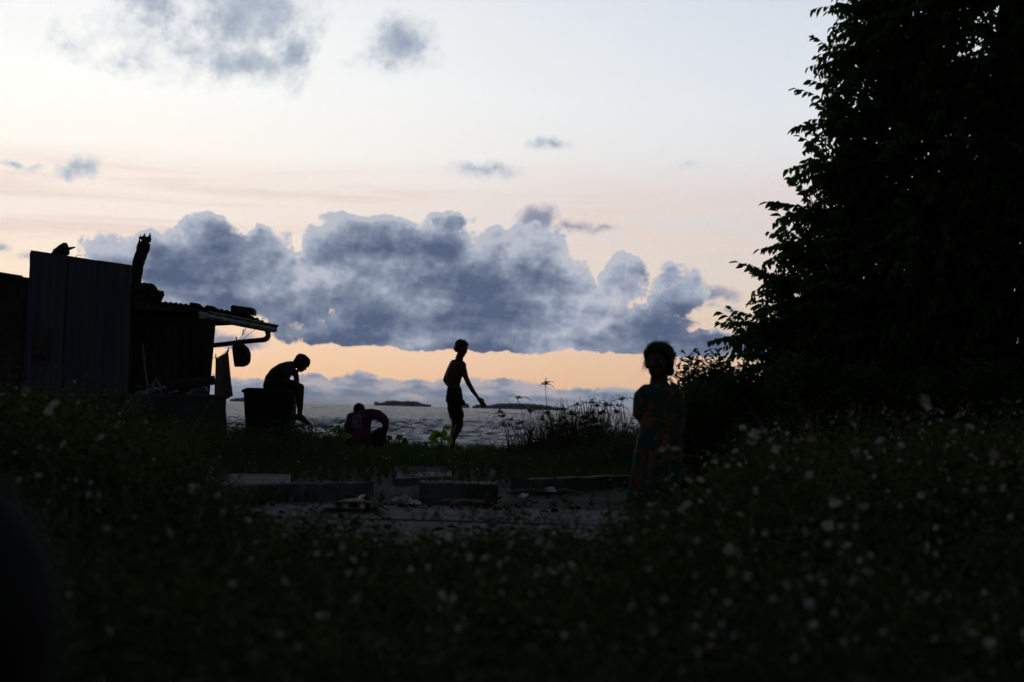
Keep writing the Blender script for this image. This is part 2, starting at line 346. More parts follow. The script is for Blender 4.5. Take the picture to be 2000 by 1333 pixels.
def build_sea():
    th = np.concatenate([np.linspace(-75, -17, 30)[:-1], np.linspace(-16.5, 16.5, 430), np.linspace(17, 75, 30)[1:]]) * math.pi / 180
    r = [26.0]
    while r[-1] < 500: r.append(r[-1] * 1.0019)
    while r[-1] < 3000: r.append(r[-1] * 1.0038)
    while r[-1] < 6000: r.append(r[-1] * 1.02)
    r = np.array(r); T, Rr = np.meshgrid(th, r); X = Rr * np.sin(T); Y = Rr * np.cos(T); Z = np.zeros_like(X)
    cell = np.gradient(r)[:, None]
    for k in range(54):
        lam = math.exp(rng.uniform(math.log(.38), math.log(2.6))) if k > 19 else rng.uniform(1.2, 3.0); a = (.0165 if k > 19 else .0105) * lam ** .9 * rng.uniform(.6, 1.3)
        ang = rng.normal(-.35, .55) + math.pi / 2; q = 2 * math.pi / lam
        att = np.clip((lam / cell - 3) / 3, 0, 1) * np.ones_like(X)
        ph = q * (X * math.cos(ang) + Y * math.sin(ang)) + rng.uniform(0, 6.28)
        s = np.sin(ph); Z += att * a * (s + .25 * np.cos(2 * ph))
    for k in range(26):      # longer waves out in the open water
        lam = math.exp(rng.uniform(math.log(5), math.log(24))); ang = rng.normal(-.35, .5) + math.pi / 2; q = 2 * math.pi / lam
        att = np.clip((lam / cell - 2.5) / 2, 0, 1) * np.clip((Rr - 160) / 500, 0, 1); ph = q * (X * math.cos(ang) + Y * math.sin(ang)) + rng.uniform(0, 6.28)
        Z += att * .0085 * lam ** .9 * (np.sin(ph) + .25 * np.cos(2 * ph))
    gust = .75 + .35 * np.sin(X * .11 + Y * .05) * np.sin(Y * .07 + 1)
    Z = SEA + Z * gust
    v = np.stack([X, Y, Z], -1).reshape(-1, 3); nx = len(th); ny = len(r); i = np.arange(nx * ny).reshape(ny, nx)
    f = np.stack([i[:-1, :-1], i[:-1, 1:], i[1:, 1:], i[1:, :-1]], -1).reshape(-1, 4)
    m = bpy.data.materials.new('sea_water'); m.use_nodes = True; nt = m.node_tree; t = NT(nt); pb = nt.nodes['Principled BSDF']
    pb.inputs['Base Color'].default_value = (.050, .105, .20, 1); pb.inputs['Specular Tint'].default_value = (.74, .87, 1, 1); pb.inputs['Roughness'].default_value = .16; pb.inputs['IOR'].default_value = 1.333
    co = t.vm('MULTIPLY', t.n('ShaderNodeNewGeometry').outputs['Position'], (.6, 1.0, 1))
    n1 = t.noise(co, 2.4, 8, .65).outputs['Fac']; n2 = t.noise(t.vm('MULTIPLY', co, (.6, 1, 1)), .45, 6, .62).outputs['Fac']
    b1 = t.n('ShaderNodeBump', {'Strength': 1.0, 'Distance': .75, 'Height': n1}); b2 = t.n('ShaderNodeBump', {'Strength': 1.0, 'Distance': 2.6, 'Height': n2}); nt.links.new(b1.outputs[0], b2.inputs['Normal'])
    nt.links.new(b2.outputs[0], pb.inputs['Normal'])
    tag(npmesh('sea', v, f, m, smooth=True), kind='structure')
build_sea()

# concrete floor in the middle of the weeds, with worn patches and joints (real gaps between the cast bays)
mb = MB()
for (x0, x1) in ((-3.9, -1.5), (-1.494, 1.62), (1.626, 4.1)):
    for (y0, y1) in ((6.4, 8.19), (8.2, 9.91), (9.92, 11.62), (11.63, 13.25)):
        zt = -.012 + random.uniform(-.009, .009)
        mb.prism([Vector((x0, y0, zt)), Vector((x1, y0, zt)), Vector((x1, y1, zt)), Vector((x0, y1, zt))], (0, 0, -.1))
tag(mb.build('pavement', M['concrete'], bevel=.008), kind='structure')

def kerb(name, pa, pb_, h, w, label, rough=.009, cat='concrete kerb', m='kerb', seed=0):
    """a low cast wall standing on the ground from the ground point under pixel pa to that under pb_"""
    a = G(*pa, 0); b = G(*pb_, 0); n = 70; rr = random.Random(seed); d = (b - a).normalized(); side = Vector((-d.y, d.x, 0))
    vs = []; fs = []
    for i in range(n + 1):
        p = a.lerp(b, i / n); e = rr.uniform(-rough, rough); hh = h + rr.uniform(-rough, rough) * .6
        vs += [p + side * (e * .5) + Vector((0, 0, -.06)), p + side * (.012 + e * .4) + Vector((0, 0, hh)), p + side * (w + e * .4) + Vector((0, 0, hh + e * .3)), p + side * (w + .01) + Vector((0, 0, -.06))]
    for i in range(n):
        for k in range(4):
            fs.append((i * 4 + k, i * 4 + (k + 1) % 4, i * 4 + 4 + (k + 1) % 4, i * 4 + 4 + k))
    fs += [(0, 1, 2, 3), (n * 4 + 3, n * 4 + 2, n * 4 + 1, n * 4)]
    o = mesh(name, vs, fs, M[m]); m_ = o.modifiers.new('bevel', 'BEVEL'); m_.width = .008; m_.segments = 2; m_.limit_method = 'ANGLE'
    return tag(o, label, cat)
kerb('concrete_kerb', (322, 986), (728, 971), .105, .15, 'long low concrete kerb at left, behind the pale cardboard sheet', seed=1)
kerb('concrete_kerb', (818, 975), (972, 979), .115, .45, 'short broken concrete block at the back of the floor, between the two long kerbs', .012, seed=2)
kerb('concrete_kerb', (1030, 962), (1425, 944), .10, .14, 'long low concrete kerb at right, passing behind the girl', seed=3)
mb = MB(); z = .06
q = [G(388, 951, z), G(566, 948, z), G(568, 927, z), G(398, 925, z)]
mb.prism(q, (0, 0, -.12)); tag(mb.build('paving_slab', M['concrete'], bevel=.01), 'pale grey concrete slab lying behind the left kerb, in front of the bin', 'slab')
mb = MB(); mb.prism([G(770, 935, .05), G(880, 930, .05), G(884, 921, .05), G(776, 924, .05)], (0, 0, -.1)); tag(mb.build('paving_slab', M['concrete'], bevel=.01), 'small pale concrete slab overgrown by weeds, behind the broken block', 'slab')

# thin sea air: one closed box round everything
mb = MB(); mb.prism([Vector((-6500, -300, -3)), Vector((6500, -300, -3)), Vector((6500, -300, 12)), Vector((-6500, -300, 12))], (0, 7000, 0))
hm = bpy.data.materials.new('sea_air'); hm.use_nodes = True; hm.node_tree.nodes.clear(); _t = NT(hm.node_tree)
_v = _t.n('ShaderNodeVolumePrincipled', {'Color': (.60, .72, .92, 1), 'Density': HAZE, 'Anisotropy': .2}); _o = _t.n('ShaderNodeOutputMaterial'); hm.node_tree.links.new(_v.outputs[0], _o.inputs['Volume'])
tag(mb.build('haze', hm), kind='stuff')
# ---------------------------------------------------------------- islands far out
def island(name, x0, x1, ytop, label, d=3600, depth=90, n=170, palm=False, seed=0, prof=None):
    rr = random.Random(seed); a = P(x0, hor(x0), d); b = P(x1, hor(x1), d); cx = (a.x + b.x) / 2; hw = (b.x - a.x) / 2
    top = P((x0 + x1) / 2, ytop, d).z - SEA
    root = empty(name, (cx, d, SEA), label, 'island', 'wooded islands on the horizon')
    mb = MB(); ring = 40; vs = []; 
    for k, (s, z) in enumerate(((1.06, -.5), (1.0, .5), (.9, 1.2))):
        vs += [Vector((cx + hw * s * math.cos(2 * math.pi * i / ring), d + depth * s * math.sin(2 * math.pi * i / ring), SEA + z)) for i in range(ring)]
    fs = [(k * ring + i, k * ring + (i + 1) % ring, (k + 1) * ring + (i + 1) % ring, (k + 1) * ring + i) for k in range(2) for i in range(ring)] + [tuple(range(2 * ring, 3 * ring))]
    mb.add(vs, fs); mb.build('shore', M['sand'], root)
    mb = MB()
    for i in range(n):
        t = rr.uniform(-1, 1); u = rr.uniform(-1, 1) * math.sqrt(max(0, 1 - t * t)); e = (1 - abs(t) ** 5) * (prof(t) if prof else 1)
        h = top * e * rr.uniform(.78, 1.02); r = rr.uniform(.28, .45) * top
        c = Vector((cx + hw * .98 * t, d + depth * .9 * u, SEA + max(h - r * .8, r * .5)))
        mb.rough(c, (r * 1.2, r * 1.2, r * .8), seed=i * .37, sub=1, amp=.5, fr=1.5)
        mb.tube([Vector((c.x, c.y, SEA)), c], r * .5, 5)
    tag(mb.build('trees', M['isle'], root), kind='stuff')
island('wooded_island', 741, 831, 783, 'dark wooded island on the horizon left of the walking boy', seed=1)
island('wooded_island', 946, 1104, 788.5, 'longest dark wooded island on the horizon, partly behind the tall sedges', seed=2, n=300, prof=lambda t: 1 if t < .1 else 1 - .35 * (t - .1))
island('wooded_island', 452, 520, 775, 'wooded island on the horizon between the hanging brown cloth and the bin', seed=3, n=110, prof=lambda t: .62 + .38 * math.exp(-(t * 3) ** 2))
island('small_islet', 926, 943, 787.5, 'small wooded islet just left of the longest island, by the walking boy’s hand', seed=4, n=26, depth=15, prof=lambda t: .8 + .2 * t)
island('small_islet', 902, 915, 788, 'small wooded islet touching the walking boy’s shorts', seed=5, n=22, depth=12)
island('small_islet', 834, 842, 789.5, 'tiniest islet, a dark speck right of the left wooded island', seed=6, n=8, depth=8)
island('small_islet', 733, 740, 784, 'tiny islet with a few thin trees at the left end of the left wooded island', seed=7, n=9, depth=6)

# ---------------------------------------------------------------- the shack and what hangs and lies on it
def poly(pts, d, thick, name, m, parent, bevel=0, ox=0):
    mb = MB(); q = [P(x, y, d) for x, y in pts]; mb.prism(q, (ox, thick, 0)); return mb.build(name, m, parent, bevel=bevel)
def corr_sheet(name, pts4, m, parent, n=14, amp=.012, seg=8, thick=.004):
    """corrugated sheet over a quad (tl, tr, br, bl): ribs run from top to bottom"""
    tl, tr, br, bl = [Vector(p) for p in pts4]; nn = n * seg; vs = []; nrm = (tr - tl).cross(bl - tl).normalized()
    for j, (l, r) in enumerate(((tl, tr), (bl, br))):
        for i in range(nn + 1): vs.append(l.lerp(r, i / nn) + nrm * amp * math.sin(2 * math.pi * i / seg))
    vs += [p - nrm * thick for p in vs]; o = 2 * (nn + 1); fs = []
    for i in range(nn):
        a, b, c, d = i, i + 1, nn + 2 + i, nn + 1 + i
        fs += [(a, b, c, d), (a + o, d + o, c + o, b + o), (a, a + o, b + o, b), (d, c, c + o, d + o)]
    fs += [(0, nn + 1, nn + 1 + o, o), (nn, nn + o, 2 * nn + 1 + o, 2 * nn + 1)]
    ob = mesh(name, vs, fs, m, parent); return ob
shack = empty('shack', P(200, 880, 25), 'dark makeshift seaside shack of metal sheets and planks with a low roof', 'shack')
pl = poly([(-260, 770), (443, 771), (441, 800), (444, 830), (442, 905), (-260, 905)], 24.2, 3.2, 'plinth', M['plinth'], shack, .02, -.62)
corr_sheet('wall_sheet', (P(60, 489, 24.60), P(131, 499.5, 24.61), P(118, 780, 24.61), P(42, 780, 24.60)), M['sheet'], shack, 4, .013)
corr_sheet('wall_sheet', (P(127, 499, 24.645), P(196, 510, 24.64), P(187, 780, 24.64), P(113, 780, 24.645)), M['sheet'], shack, 4, .011)
corr_sheet('wall_sheet', (P(191, 508.5, 24.60), P(257, 518, 24.605), P(250, 780, 24.605), P(181, 780, 24.60)), M['sheet'], shack, 4, .013)
mb = MB(); mb.prism([P(70, 640, 24.56), P(100, 641, 24.56), P(98, 702, 24.56), P(66, 700, 24.56)], (0, .006, 0)); mb.build('patch_sheet', M['rust'], shack)
mb = MB(); mb.tube([P(146, 504, 24.62), P(150, 500, 24.62), P(154, 498, 24.6), P(160, 501, 24.6)], .004, 5); mb.build('wire', M['rope'], shack)
mb = MB()
for (x, y0, y1) in ((62, 492, 768), (252, 519, 770)):
    mb = MB(); mb.prism([P(x - 4, y0 + 2, 24.7), P(x + 4, y0 + 2, 24.7), P(x + 2, y1, 24.7), P(x - 6, y1, 24.7)], (0, .09, 0)); mb.build('frame_post', M['plank'], shack)
# plank wall under the low roof, and its returns
mb = MB(); rr = random.Random(4); x = 252
while x < 398:
    w = rr.uniform(13, 22); x1 = min(x + w, 410); yt = 590 + (x - 252) * .14
    b0 = 0 - (x - 252) * .0; mb.prism([P(x, yt, 25.3 + rr.uniform(-.012, .012)), P(x1 - 1, yt + 3, 25.3), P(x1 - 1 - (x1 - 252) * .03, 774, 25.3), P(x - (x - 252) * .03, 774, 25.3)], (0, .035, 0)); x = x1
mb.prism([P(398, 610, 25.28), P(421, 622, 25.28), P(408, 775, 25.28), P(390, 775, 25.28)], (0, .05, 0))
mb.prism([P(250, 590, 25.36), P(418, 625, 25.36), P(405, 775, 25.36), P(250, 775, 25.36)], (0, .03, 0))
mb.build('plank_wall', M['plank'], shack)
side = MB(); a = P(421, 622, 25.3); b = P(408, 775, 25.3); side.add([a, a + Vector((-.55, 2.2, .0)), b + Vector((-.45, 2.2, 0)), b, a + Vector((-.03, 0, 0)), a + Vector((-.58, 2.2, .0)), b + Vector((-.48, 2.2, 0)), b + Vector((-.03, 0, 0))],
    [(0, 1, 2, 3), (7, 6, 5, 4), (0, 4, 5, 1), (2, 6, 7, 3), (1, 5, 6, 2), (0, 3, 7, 4)]); side.build('side_wall', M['plank'], shack)
poly([(368, 690), (388, 690), (396, 760), (360, 762)], 25.22, .03, 'shutter', M['bin'], shack)
# left part of the shack
mb = MB(); mb.prism([P(-260, 505, 25.5), P(0, 533, 25.5), P(58, 545, 25.5), P(52, 770, 25.5), P(-260, 770, 25.5)], (0, .05, 0)); mb.build('left_wall', M['rust'], shack)
corr_sheet('left_roof', (P(-260, 492, 25.3), P(-260, 498, 28.0), P(44, 543, 27.6), P(44, 541, 25.3)), M['roof'], shack, 14, .012)
poly([(36, 540), (58, 543), (54, 770), (40, 770)], 25.35, .06, 'corner_board', M['plank'], shack)
# low roof: corrugated sheets, eave edge seen from below, gutter and downpipe
ga, gb = P(396, 616, 24.5), P(532, 643, 26.1)
gd = (gb - ga).normalized(); gs = Vector((gd.y, -gd.x, 0)); up = Vector((0, 0, 1))
edge = [(262, 584), (281, 585.5), (366, 595), (427, 604), (470, 612), (500, 621), (521, 631)]
def re_(x): return P(x, float(np.interp(x, [e[0] for e in edge], [e[1] for e in edge])), 24.5 + (x - 262) / 260 * 1.6)
vs = []; fs = []; NR = 26 * 6
for i in range(NR + 1):
    x = 262 + 259 * i / NR; p = re_(x); w = .012 * math.sin(2 * math.pi * i / 6); t = i / NR; back = Vector((-.75 - 1.1 * t, 2.6 - 1.1 * t, -.06))
    for k in (0, .5, 1): vs.append(p + back * k + Vector((0, 0, w)))
    for k in (0, .5, 1): vs.append(p + back * k + Vector((0, 0, w - .006)))
for i in range(NR):
    a = i * 6; fs += [(a, a + 6, a + 7, a + 1), (a + 1, a + 7, a + 8, a + 2), (a + 3, a + 4, a + 10, a + 9), (a + 4, a + 5, a + 11, a + 10), (a, a + 3, a + 9, a + 6)]
mesh('roof', vs, fs, M['roof'], shack)
mb = MB()
for i in range(12):
    p, q = re_(262 + 21.4 * i) + Vector((0, .04, -.02)), re_(262 + 21.4 * (i + 1)) + Vector((0, .04, -.02)); h = Vector((0, 0, -.10 + .05 * i / 12)); mb.prism([p, q, q + h, p + h], (0, .04, 0))
mb.build('roof_beam', M['plank'], shack)
mb = MB(); prof = [(-.06, .05), (-.06, -.042), (.05, -.042), (.068, -.012), (.062, .012), (.078, .04), (.095, .042), (.095, .052), (.066, .052), (.05, .012), (.058, -.008), (.045, -.034), (-.05, -.034), (-.05, .05)]; prof_ = [(-.055, .075), (-.05, .02), (-.03, -.035), (.02, -.06), (.06, -.04), (.075, .01), (.078, .065), (.095, .068), (.095, .078), (.068, .078), (.064, .01), (.05, -.03), (.015, -.048), (-.022, -.026), (-.04, .02), (-.045, .075)]
def sweep(mb, a, b, prof, s, u):
    n = len(prof); va = [a + s * p + u * q for p, q in prof]; vb = [b + s * p + u * q for p, q in prof]
    mb.add(va + vb, [(i, (i + 1) % n, n + (i + 1) % n, n + i) for i in range(n)] + [tuple(range(n)), tuple(range(2 * n - 1, n - 1, -1))])
sweep(mb, ga, gb, prof, gs, up)
sweep(mb, gb, gb + gd * .012, prof[:6] + [(.1, .055), (-.065, .055)], gs, up); gut = mb.build('gutter', M['gutter'], shack)
mb = MB(); mb.tube([P(522, 645, 26.0), P(523.5, 652, 26.0), P(523.5, 657, 26.0), P(521.5, 661, 26.0), P(517.5, 663.5, 26.0), P(512, 664.5, 26.0), P(500, 665.5, 25.95), P(470, 668.5, 25.85), P(440, 672.5, 25.7), P(412, 675.5, 25.5)], [.036, .036, .038, .038, .037, .033, .032, .032, .031, .031], 12)
mb.build('downpipe', M['kerb'], shack, smooth=True)

# things lying on the roofs
def log(name, pts, rad, label, cat, twigs=(), m='log', seed=0, jag=True):
    mb = MB(); rr = random.Random(seed); q = []; rs = []; n = 14
    for i in range(n):
        t = i / (n - 1) * (len(pts) - 1); k = min(int(t), len(pts) - 2); q.append(Vector(pts[k]).lerp(Vector(pts[k + 1]), t - k) + Vector((rr.uniform(-1, 1), rr.uniform(-1, 1), 0)) * .008)
        rs.append((rad[k] + (rad[k + 1] - rad[k]) * (t - k)) * rr.uniform(.9, 1.12))
    mb.tube(q, rs, 11)
    if jag:   # splintered end
        e = q[-1]; d = (q[-1] - q[-2]).normalized()
        for i in range(16):
            w = rr.uniform(0, 6.28); o = e + Vector((math.cos(w), math.sin(w) * .8, 0)) * rs[-1] * rr.uniform(.2, .9)
            mb.tube([o - d * .05, o + d * rr.uniform(.02, .07)], [.014, .003], 5)
    for tw in twigs: mb.tube(tw, [.014] + [.008] * (len(tw) - 2) + [.004], 6)
    return tag(mb.build(name, M[m]), label, cat)
log('driftwood_post', [P(262, 575, 24.95), P(264, 548, 24.95), P(273, 505, 24.95), P(284, 466, 24.95)], [.075, .072, .072, .085], 'tall splintered dead timber leaning up behind the corner of the big metal sheet', 'timber',
    twigs=([P(280, 505, 24.95), P(286, 496, 24.93), P(292, 490, 24.9)], [P(282, 497, 24.95), P(288, 490, 24.95), P(287, 485, 24.95)], [P(272, 528, 24.95), P(275, 524, 24.95)]), seed=3)
log('log_end', [P(106, 512, 24.9), P(112, 500, 24.9), P(121, 490, 24.9), P(131, 485, 24.9)], [.07, .085, .09, .075], 'short rough log end showing above the left of the metal sheet', 'log',
    twigs=(), seed=5, jag=True)
mb = MB(); rr = random.Random(8)
for (x, y, rx, ry) in ((266, 572, 13, 20), (280, 568, 15, 14), (293, 565, 13, 11), (276, 582, 16, 10), (262, 590, 8, 20), (290, 576, 14, 9), (300, 580, 10, 8), (285, 558, 9, 5)): mb.rough(P(x, y, 24.75), (rx / 155, .09, ry / 155), seed=x, amp=.35)
tag(mb.build('log_heap', M['log']), 'rough dark lump of rotten logs at the upper end of the low roof', 'logs')
mb = MB(); mb.rough(P(307, 580, 24.8), (12 / 155, .08, 12 / 155), seed=4, amp=.45)
mb.tube([P(312, 576, 24.8), P(315, 566, 24.8)], [.01, .003], 5); mb.tube([P(316, 582, 24.8), P(320, 580, 24.8)], [.008, .003], 5)
tag(mb.build('root_clump', M['log']), 'small ragged root clump on the roof beside the rotten logs', 'root')
def block(name, x0, y0, x1, y1, d, slope, label, cat, m='rock', dep=.2):
    mb = MB(); q = [P(x0 + 3, y0, d), P(x1 - 4, y0 + slope * .8, d), P(x1, y0 + slope + 4, d), P(x1 - 2, y1 + slope, d), P(x0 + 1, y1, d), P(x0, y0 + 4, d)]
    mb.prism(q, (0, dep, 0)); return tag(mb.build(name, M[m], bevel=.012), label, cat)
block('wood_block', 450, 596, 497, 609, 25.66, 7, 'largest dark block, weighing down the roof above the gutter', 'block', dep=.25)
block('brick', 369, 590.5, 392, 597, 25.1, 3, 'small dark brick on the middle of the low roof, furthest left of the roof weights', 'brick', dep=.15)
block('brick', 400, 596, 421, 602, 25.3, 3, 'small dark brick on the roof where the white gutter begins', 'brick', dep=.15)
mb = MB(); mb.tube([P(474, 612, 25.6), P(486, 618, 25.65), P(494, 621, 25.7)], [.02, .022, .015], 7); tag(mb.build('stick', M['log']), 'short stick wedged under the largest roof block', 'stick')
# things on the plinth
mb = MB()
for i, (x, y, rx, ry) in enumerate(((285, 768, 14, 5), (302, 764, 16, 7), (320, 763, 14, 8), (338, 766, 10, 6), (272, 769, 8, 4))): mb.rough(P(x, y, 24.75), (rx / 155, .12, ry / 155), seed=i, amp=.4, fr=1.6)
tag(mb.build('cloth_heap', M['pale']), 'pale crumpled cloth heaped on the plinth at the foot of the plank wall', 'cloth')
mb = MB()
for i, (x, y, rx, ry) in enumerate(((385, 766, 16, 7), (398, 762, 9, 7), (372, 770, 12, 4))): mb.rough(P(x, y, 24.75), (rx / 155, .12, ry / 155), seed=i + 9, amp=.4, fr=1.6)
tag(mb.build('cloth_heap', M['pale']), 'smaller grey crumpled bag on the right end of the plinth', 'bag')
mb = MB()
mb.tube([P(336, 756, 24.6), P(352, 748, 24.6), P(380, 745, 24.6), P(419, 741, 24.6)], [.02, .035, .04, .045], 8); mb.tube([P(318, 762, 24.65), P(370, 753, 24.6), P(420, 747, 24.6)], [.02, .035, .03], 8)
tag(mb.build('timber_pile', M['plank']), 'dark timbers lying on the plinth, ends sticking out towards the hanging cloth', 'timber')
mb = MB(); mb.tube([P(279, 672, 24.8), P(283, 715, 24.78), P(290, 768, 24.7)], .014, 7); tag(mb.build('pole', M['wood']), 'thin pole leaning on the plank wall above the pale cloth', 'pole')
mb = MB(); mb.tube([P(296, 768, 24.6), P(301, 747, 24.6), P(306, 741, 24.6), P(310, 750, 24.6), P(316, 762, 24.6)], .018, 7); tag(mb.build('bent_hose', M['wood']), 'short bent piece of hose standing up from the pale cloth', 'hose')
# washing
line = MB(); line.tube([P(411, 699, 24.9), P(421, 699.5, 24.9), P(432, 695, 24.9), P(446, 683, 24.9), P(476, 661, 25.3), P(512, 634, 25.7)], .0035, 5)
tag(line.build('washing_line', M['rope']), 'thin washing line from the plank wall up to the gutter', 'washing line')
def drape(name, top, bot, d, m, parent=None, amp=.02, nx=14, nz=18, folds=3.0):
    """cloth between a top outline and a bottom outline (lists of px points, left to right)"""
    def at(l, t):
        t *= len(l) - 1; k = min(int(t), len(l) - 2); return Vector(l[k]).lerp(Vector(l[k + 1]), t - k)
    vs = []
    for j in range(nz + 1):
        for i in range(nx + 1):
            a = at(top, i / nx).lerp(at(bot, i / nx), j / nz); p = P(a.x, a.y, d); p.y += amp * math.sin(i / nx * 6.28 * folds / 2 + j * .15) * (.4 + j / nz); vs.append(p)
    w = nx + 1; fs = [(j * w + i, j * w + i + 1, (j + 1) * w + i + 1, (j + 1) * w + i) for j in range(nz) for i in range(nx)]
    o = mesh(name, vs, fs, m, parent, True); s = o.modifiers.new('thick', 'SOLIDIFY'); s.thickness = .006; return o
hc = empty('hanging_cloth', P(434, 735, 24.9), 'long brown cloth pegged to the line beside the shack wall', 'cloth')
drape('cloth', [(421, 700), (427, 698.5), (433, 695), (440, 690), (445.5, 684)], [(419, 772), (424, 776), (432, 779), (441, 780), (446, 779), (450, 776), (455, 774)], 24.1, M['cloth'], hc)
for (x, y) in ((421.5, 697), (446, 684)):
    m_ = MB(); m_.tube([P(x, y + 4, 24.88), P(x, y - 5, 24.88)], .007, 6); m_.build('peg', M['peg'], hc)
bg_ = empty('hanging_bag', P(472, 690, 25.2), 'dark rounded bag hanging in the gap under the gutter', 'bag')
mb = MB(); out = [(462, 664), (468, 668), (474, 671), (480, 675), (486, 681), (490, 690), (490, 700), (489, 708), (484, 714), (476, 717), (466, 717), (458, 717), (456, 705), (454, 690), (453, 678), (456, 672), (460, 668)]
n = len(out); vs = []; cpt = Vector((472, 695)) 
for k, (s, dz) in enumerate(((.55, -.12), (.88, -.09), (1.0, 0), (.88, .09), (.55, .12))):
    vs += [P(cpt.x + (x - cpt.x) * s, cpt.y + (y - cpt.y) * s, 25.2 + dz) for x, y in out]
fs = [(k * n + i, k * n + (i + 1) % n, (k + 1) * n + (i + 1) % n, (k + 1) * n + i) for k in range(4) for i in range(n)] + [tuple(range(n)), tuple(range(5 * n - 1, 4 * n - 1, -1))]
mb.add(vs, fs); mb.build('sack', M['darkcloth'], bg_, True)
m_ = MB(); m_.tube([P(464, 670, 25.2), P(461, 658, 25.2)], .008, 6); m_.tube([P(465, 668, 25.2), P(471, 658, 25.25), P(476, 652, 25.3)], .004, 5); m_.tube([P(474, 655, 25.3), P(475.5, 644, 25.3)], .008, 6); m_.tube([P(478.5, 655, 25.3), P(478, 646, 25.3), P(481, 640, 25.35)], .005, 6)
m_.build('cord', M['rope'], bg_)
# ---------------------------------------------------------------- bin
bn = empty('rubbish_bin', P(528, 880, 25.9), 'large square black rubbish bin that the boy sits on', 'bin')
def boxring(mb, rings, nseg=6):
    """rings: list of (x0px, x1px, ypx, halfdepth); rounded-square loops at depth 25.95"""
    allv = []; N = 0
    for (x0, x1, y, hd) in rings:
        a, b = P(x0, y, 25.95), P(x1, y, 25.95); cx = (a.x + b.x) / 2; hx = (b.x - a.x) / 2; z = (a.z + b.z) / 2; lp = []
        for q in range(4):
            for i in range(nseg):
                w = math.pi / 2 * (q + i / (nseg - 1)); r = .035; sx = (1, -1, -1, 1)[q]; sy = (1, 1, -1, -1)[q]
                lp.append(Vector((cx + sx * (hx - r) + r * math.cos(w), 25.95 + sy * (hd - r) + r * math.sin(w), z)))
        N = len(lp); allv += lp
    n = len(rings); mb.add(allv, [(k * N + i, k * N + (i + 1) % N, (k + 1) * N + (i + 1) % N, (k + 1) * N + i) for k in range(n - 1) for i in range(N)] + [tuple(range(N)), tuple(range(n * N - 1, (n - 1) * N - 1, -1))])
mb = MB(); boxring(mb, [(487, 572, 905, .24), (485, 574, 850, .26), (482, 575, 800, .28), (481, 575, 770, .29), (480.5, 575.5, 767, .29)]); mb.build('body', M['bin'], bn, True)
mb = MB(); boxring(mb, [(479, 577, 769, .30), (477, 578, 768, .31), (477, 578, 764, .31), (481, 577, 762, .29), (486, 575, 759.5, .26), (494, 572, 759, .2), (502, 566, 761, .12)]); mb.build('lid', M['bin'], bn, True)
mb = MB(); mb.tube([P(562, 820, 25.6), P(573, 818, 25.6)], .012, 6)
for x in (497, 560):
    m_ = MB(); c = P(x, 896, 25.68); m_.tube([c + Vector((-.02, 0, 0)), c + Vector((.02, 0, 0))], .06, 14); m_.build('wheel', M['rock'], bn)
mb.build('handle', M['bin'], bn)
# ---------------------------------------------------------------- round post close to the camera
mb = MB(); c = P(-205, 1210, 1.0); r_ = .0836; n = 12
pts = [Vector((c.x - .03, c.y, -.05)), Vector((c.x - .015, c.y, .25))] + [c + Vector((0, 0, r_ * math.sin(i / n * math.pi / 2 * .97))) for i in range(n + 1)]
mb.tube(pts, [r_ * 1.1, r_ * 1.05] + [r_ * math.cos(i / n * math.pi / 2 * .97) for i in range(n + 1)], 32)
tag(mb.build('round_post', M['post'], smooth=True), 'dark rounded post, out of focus, very close at the lower left edge', 'post')

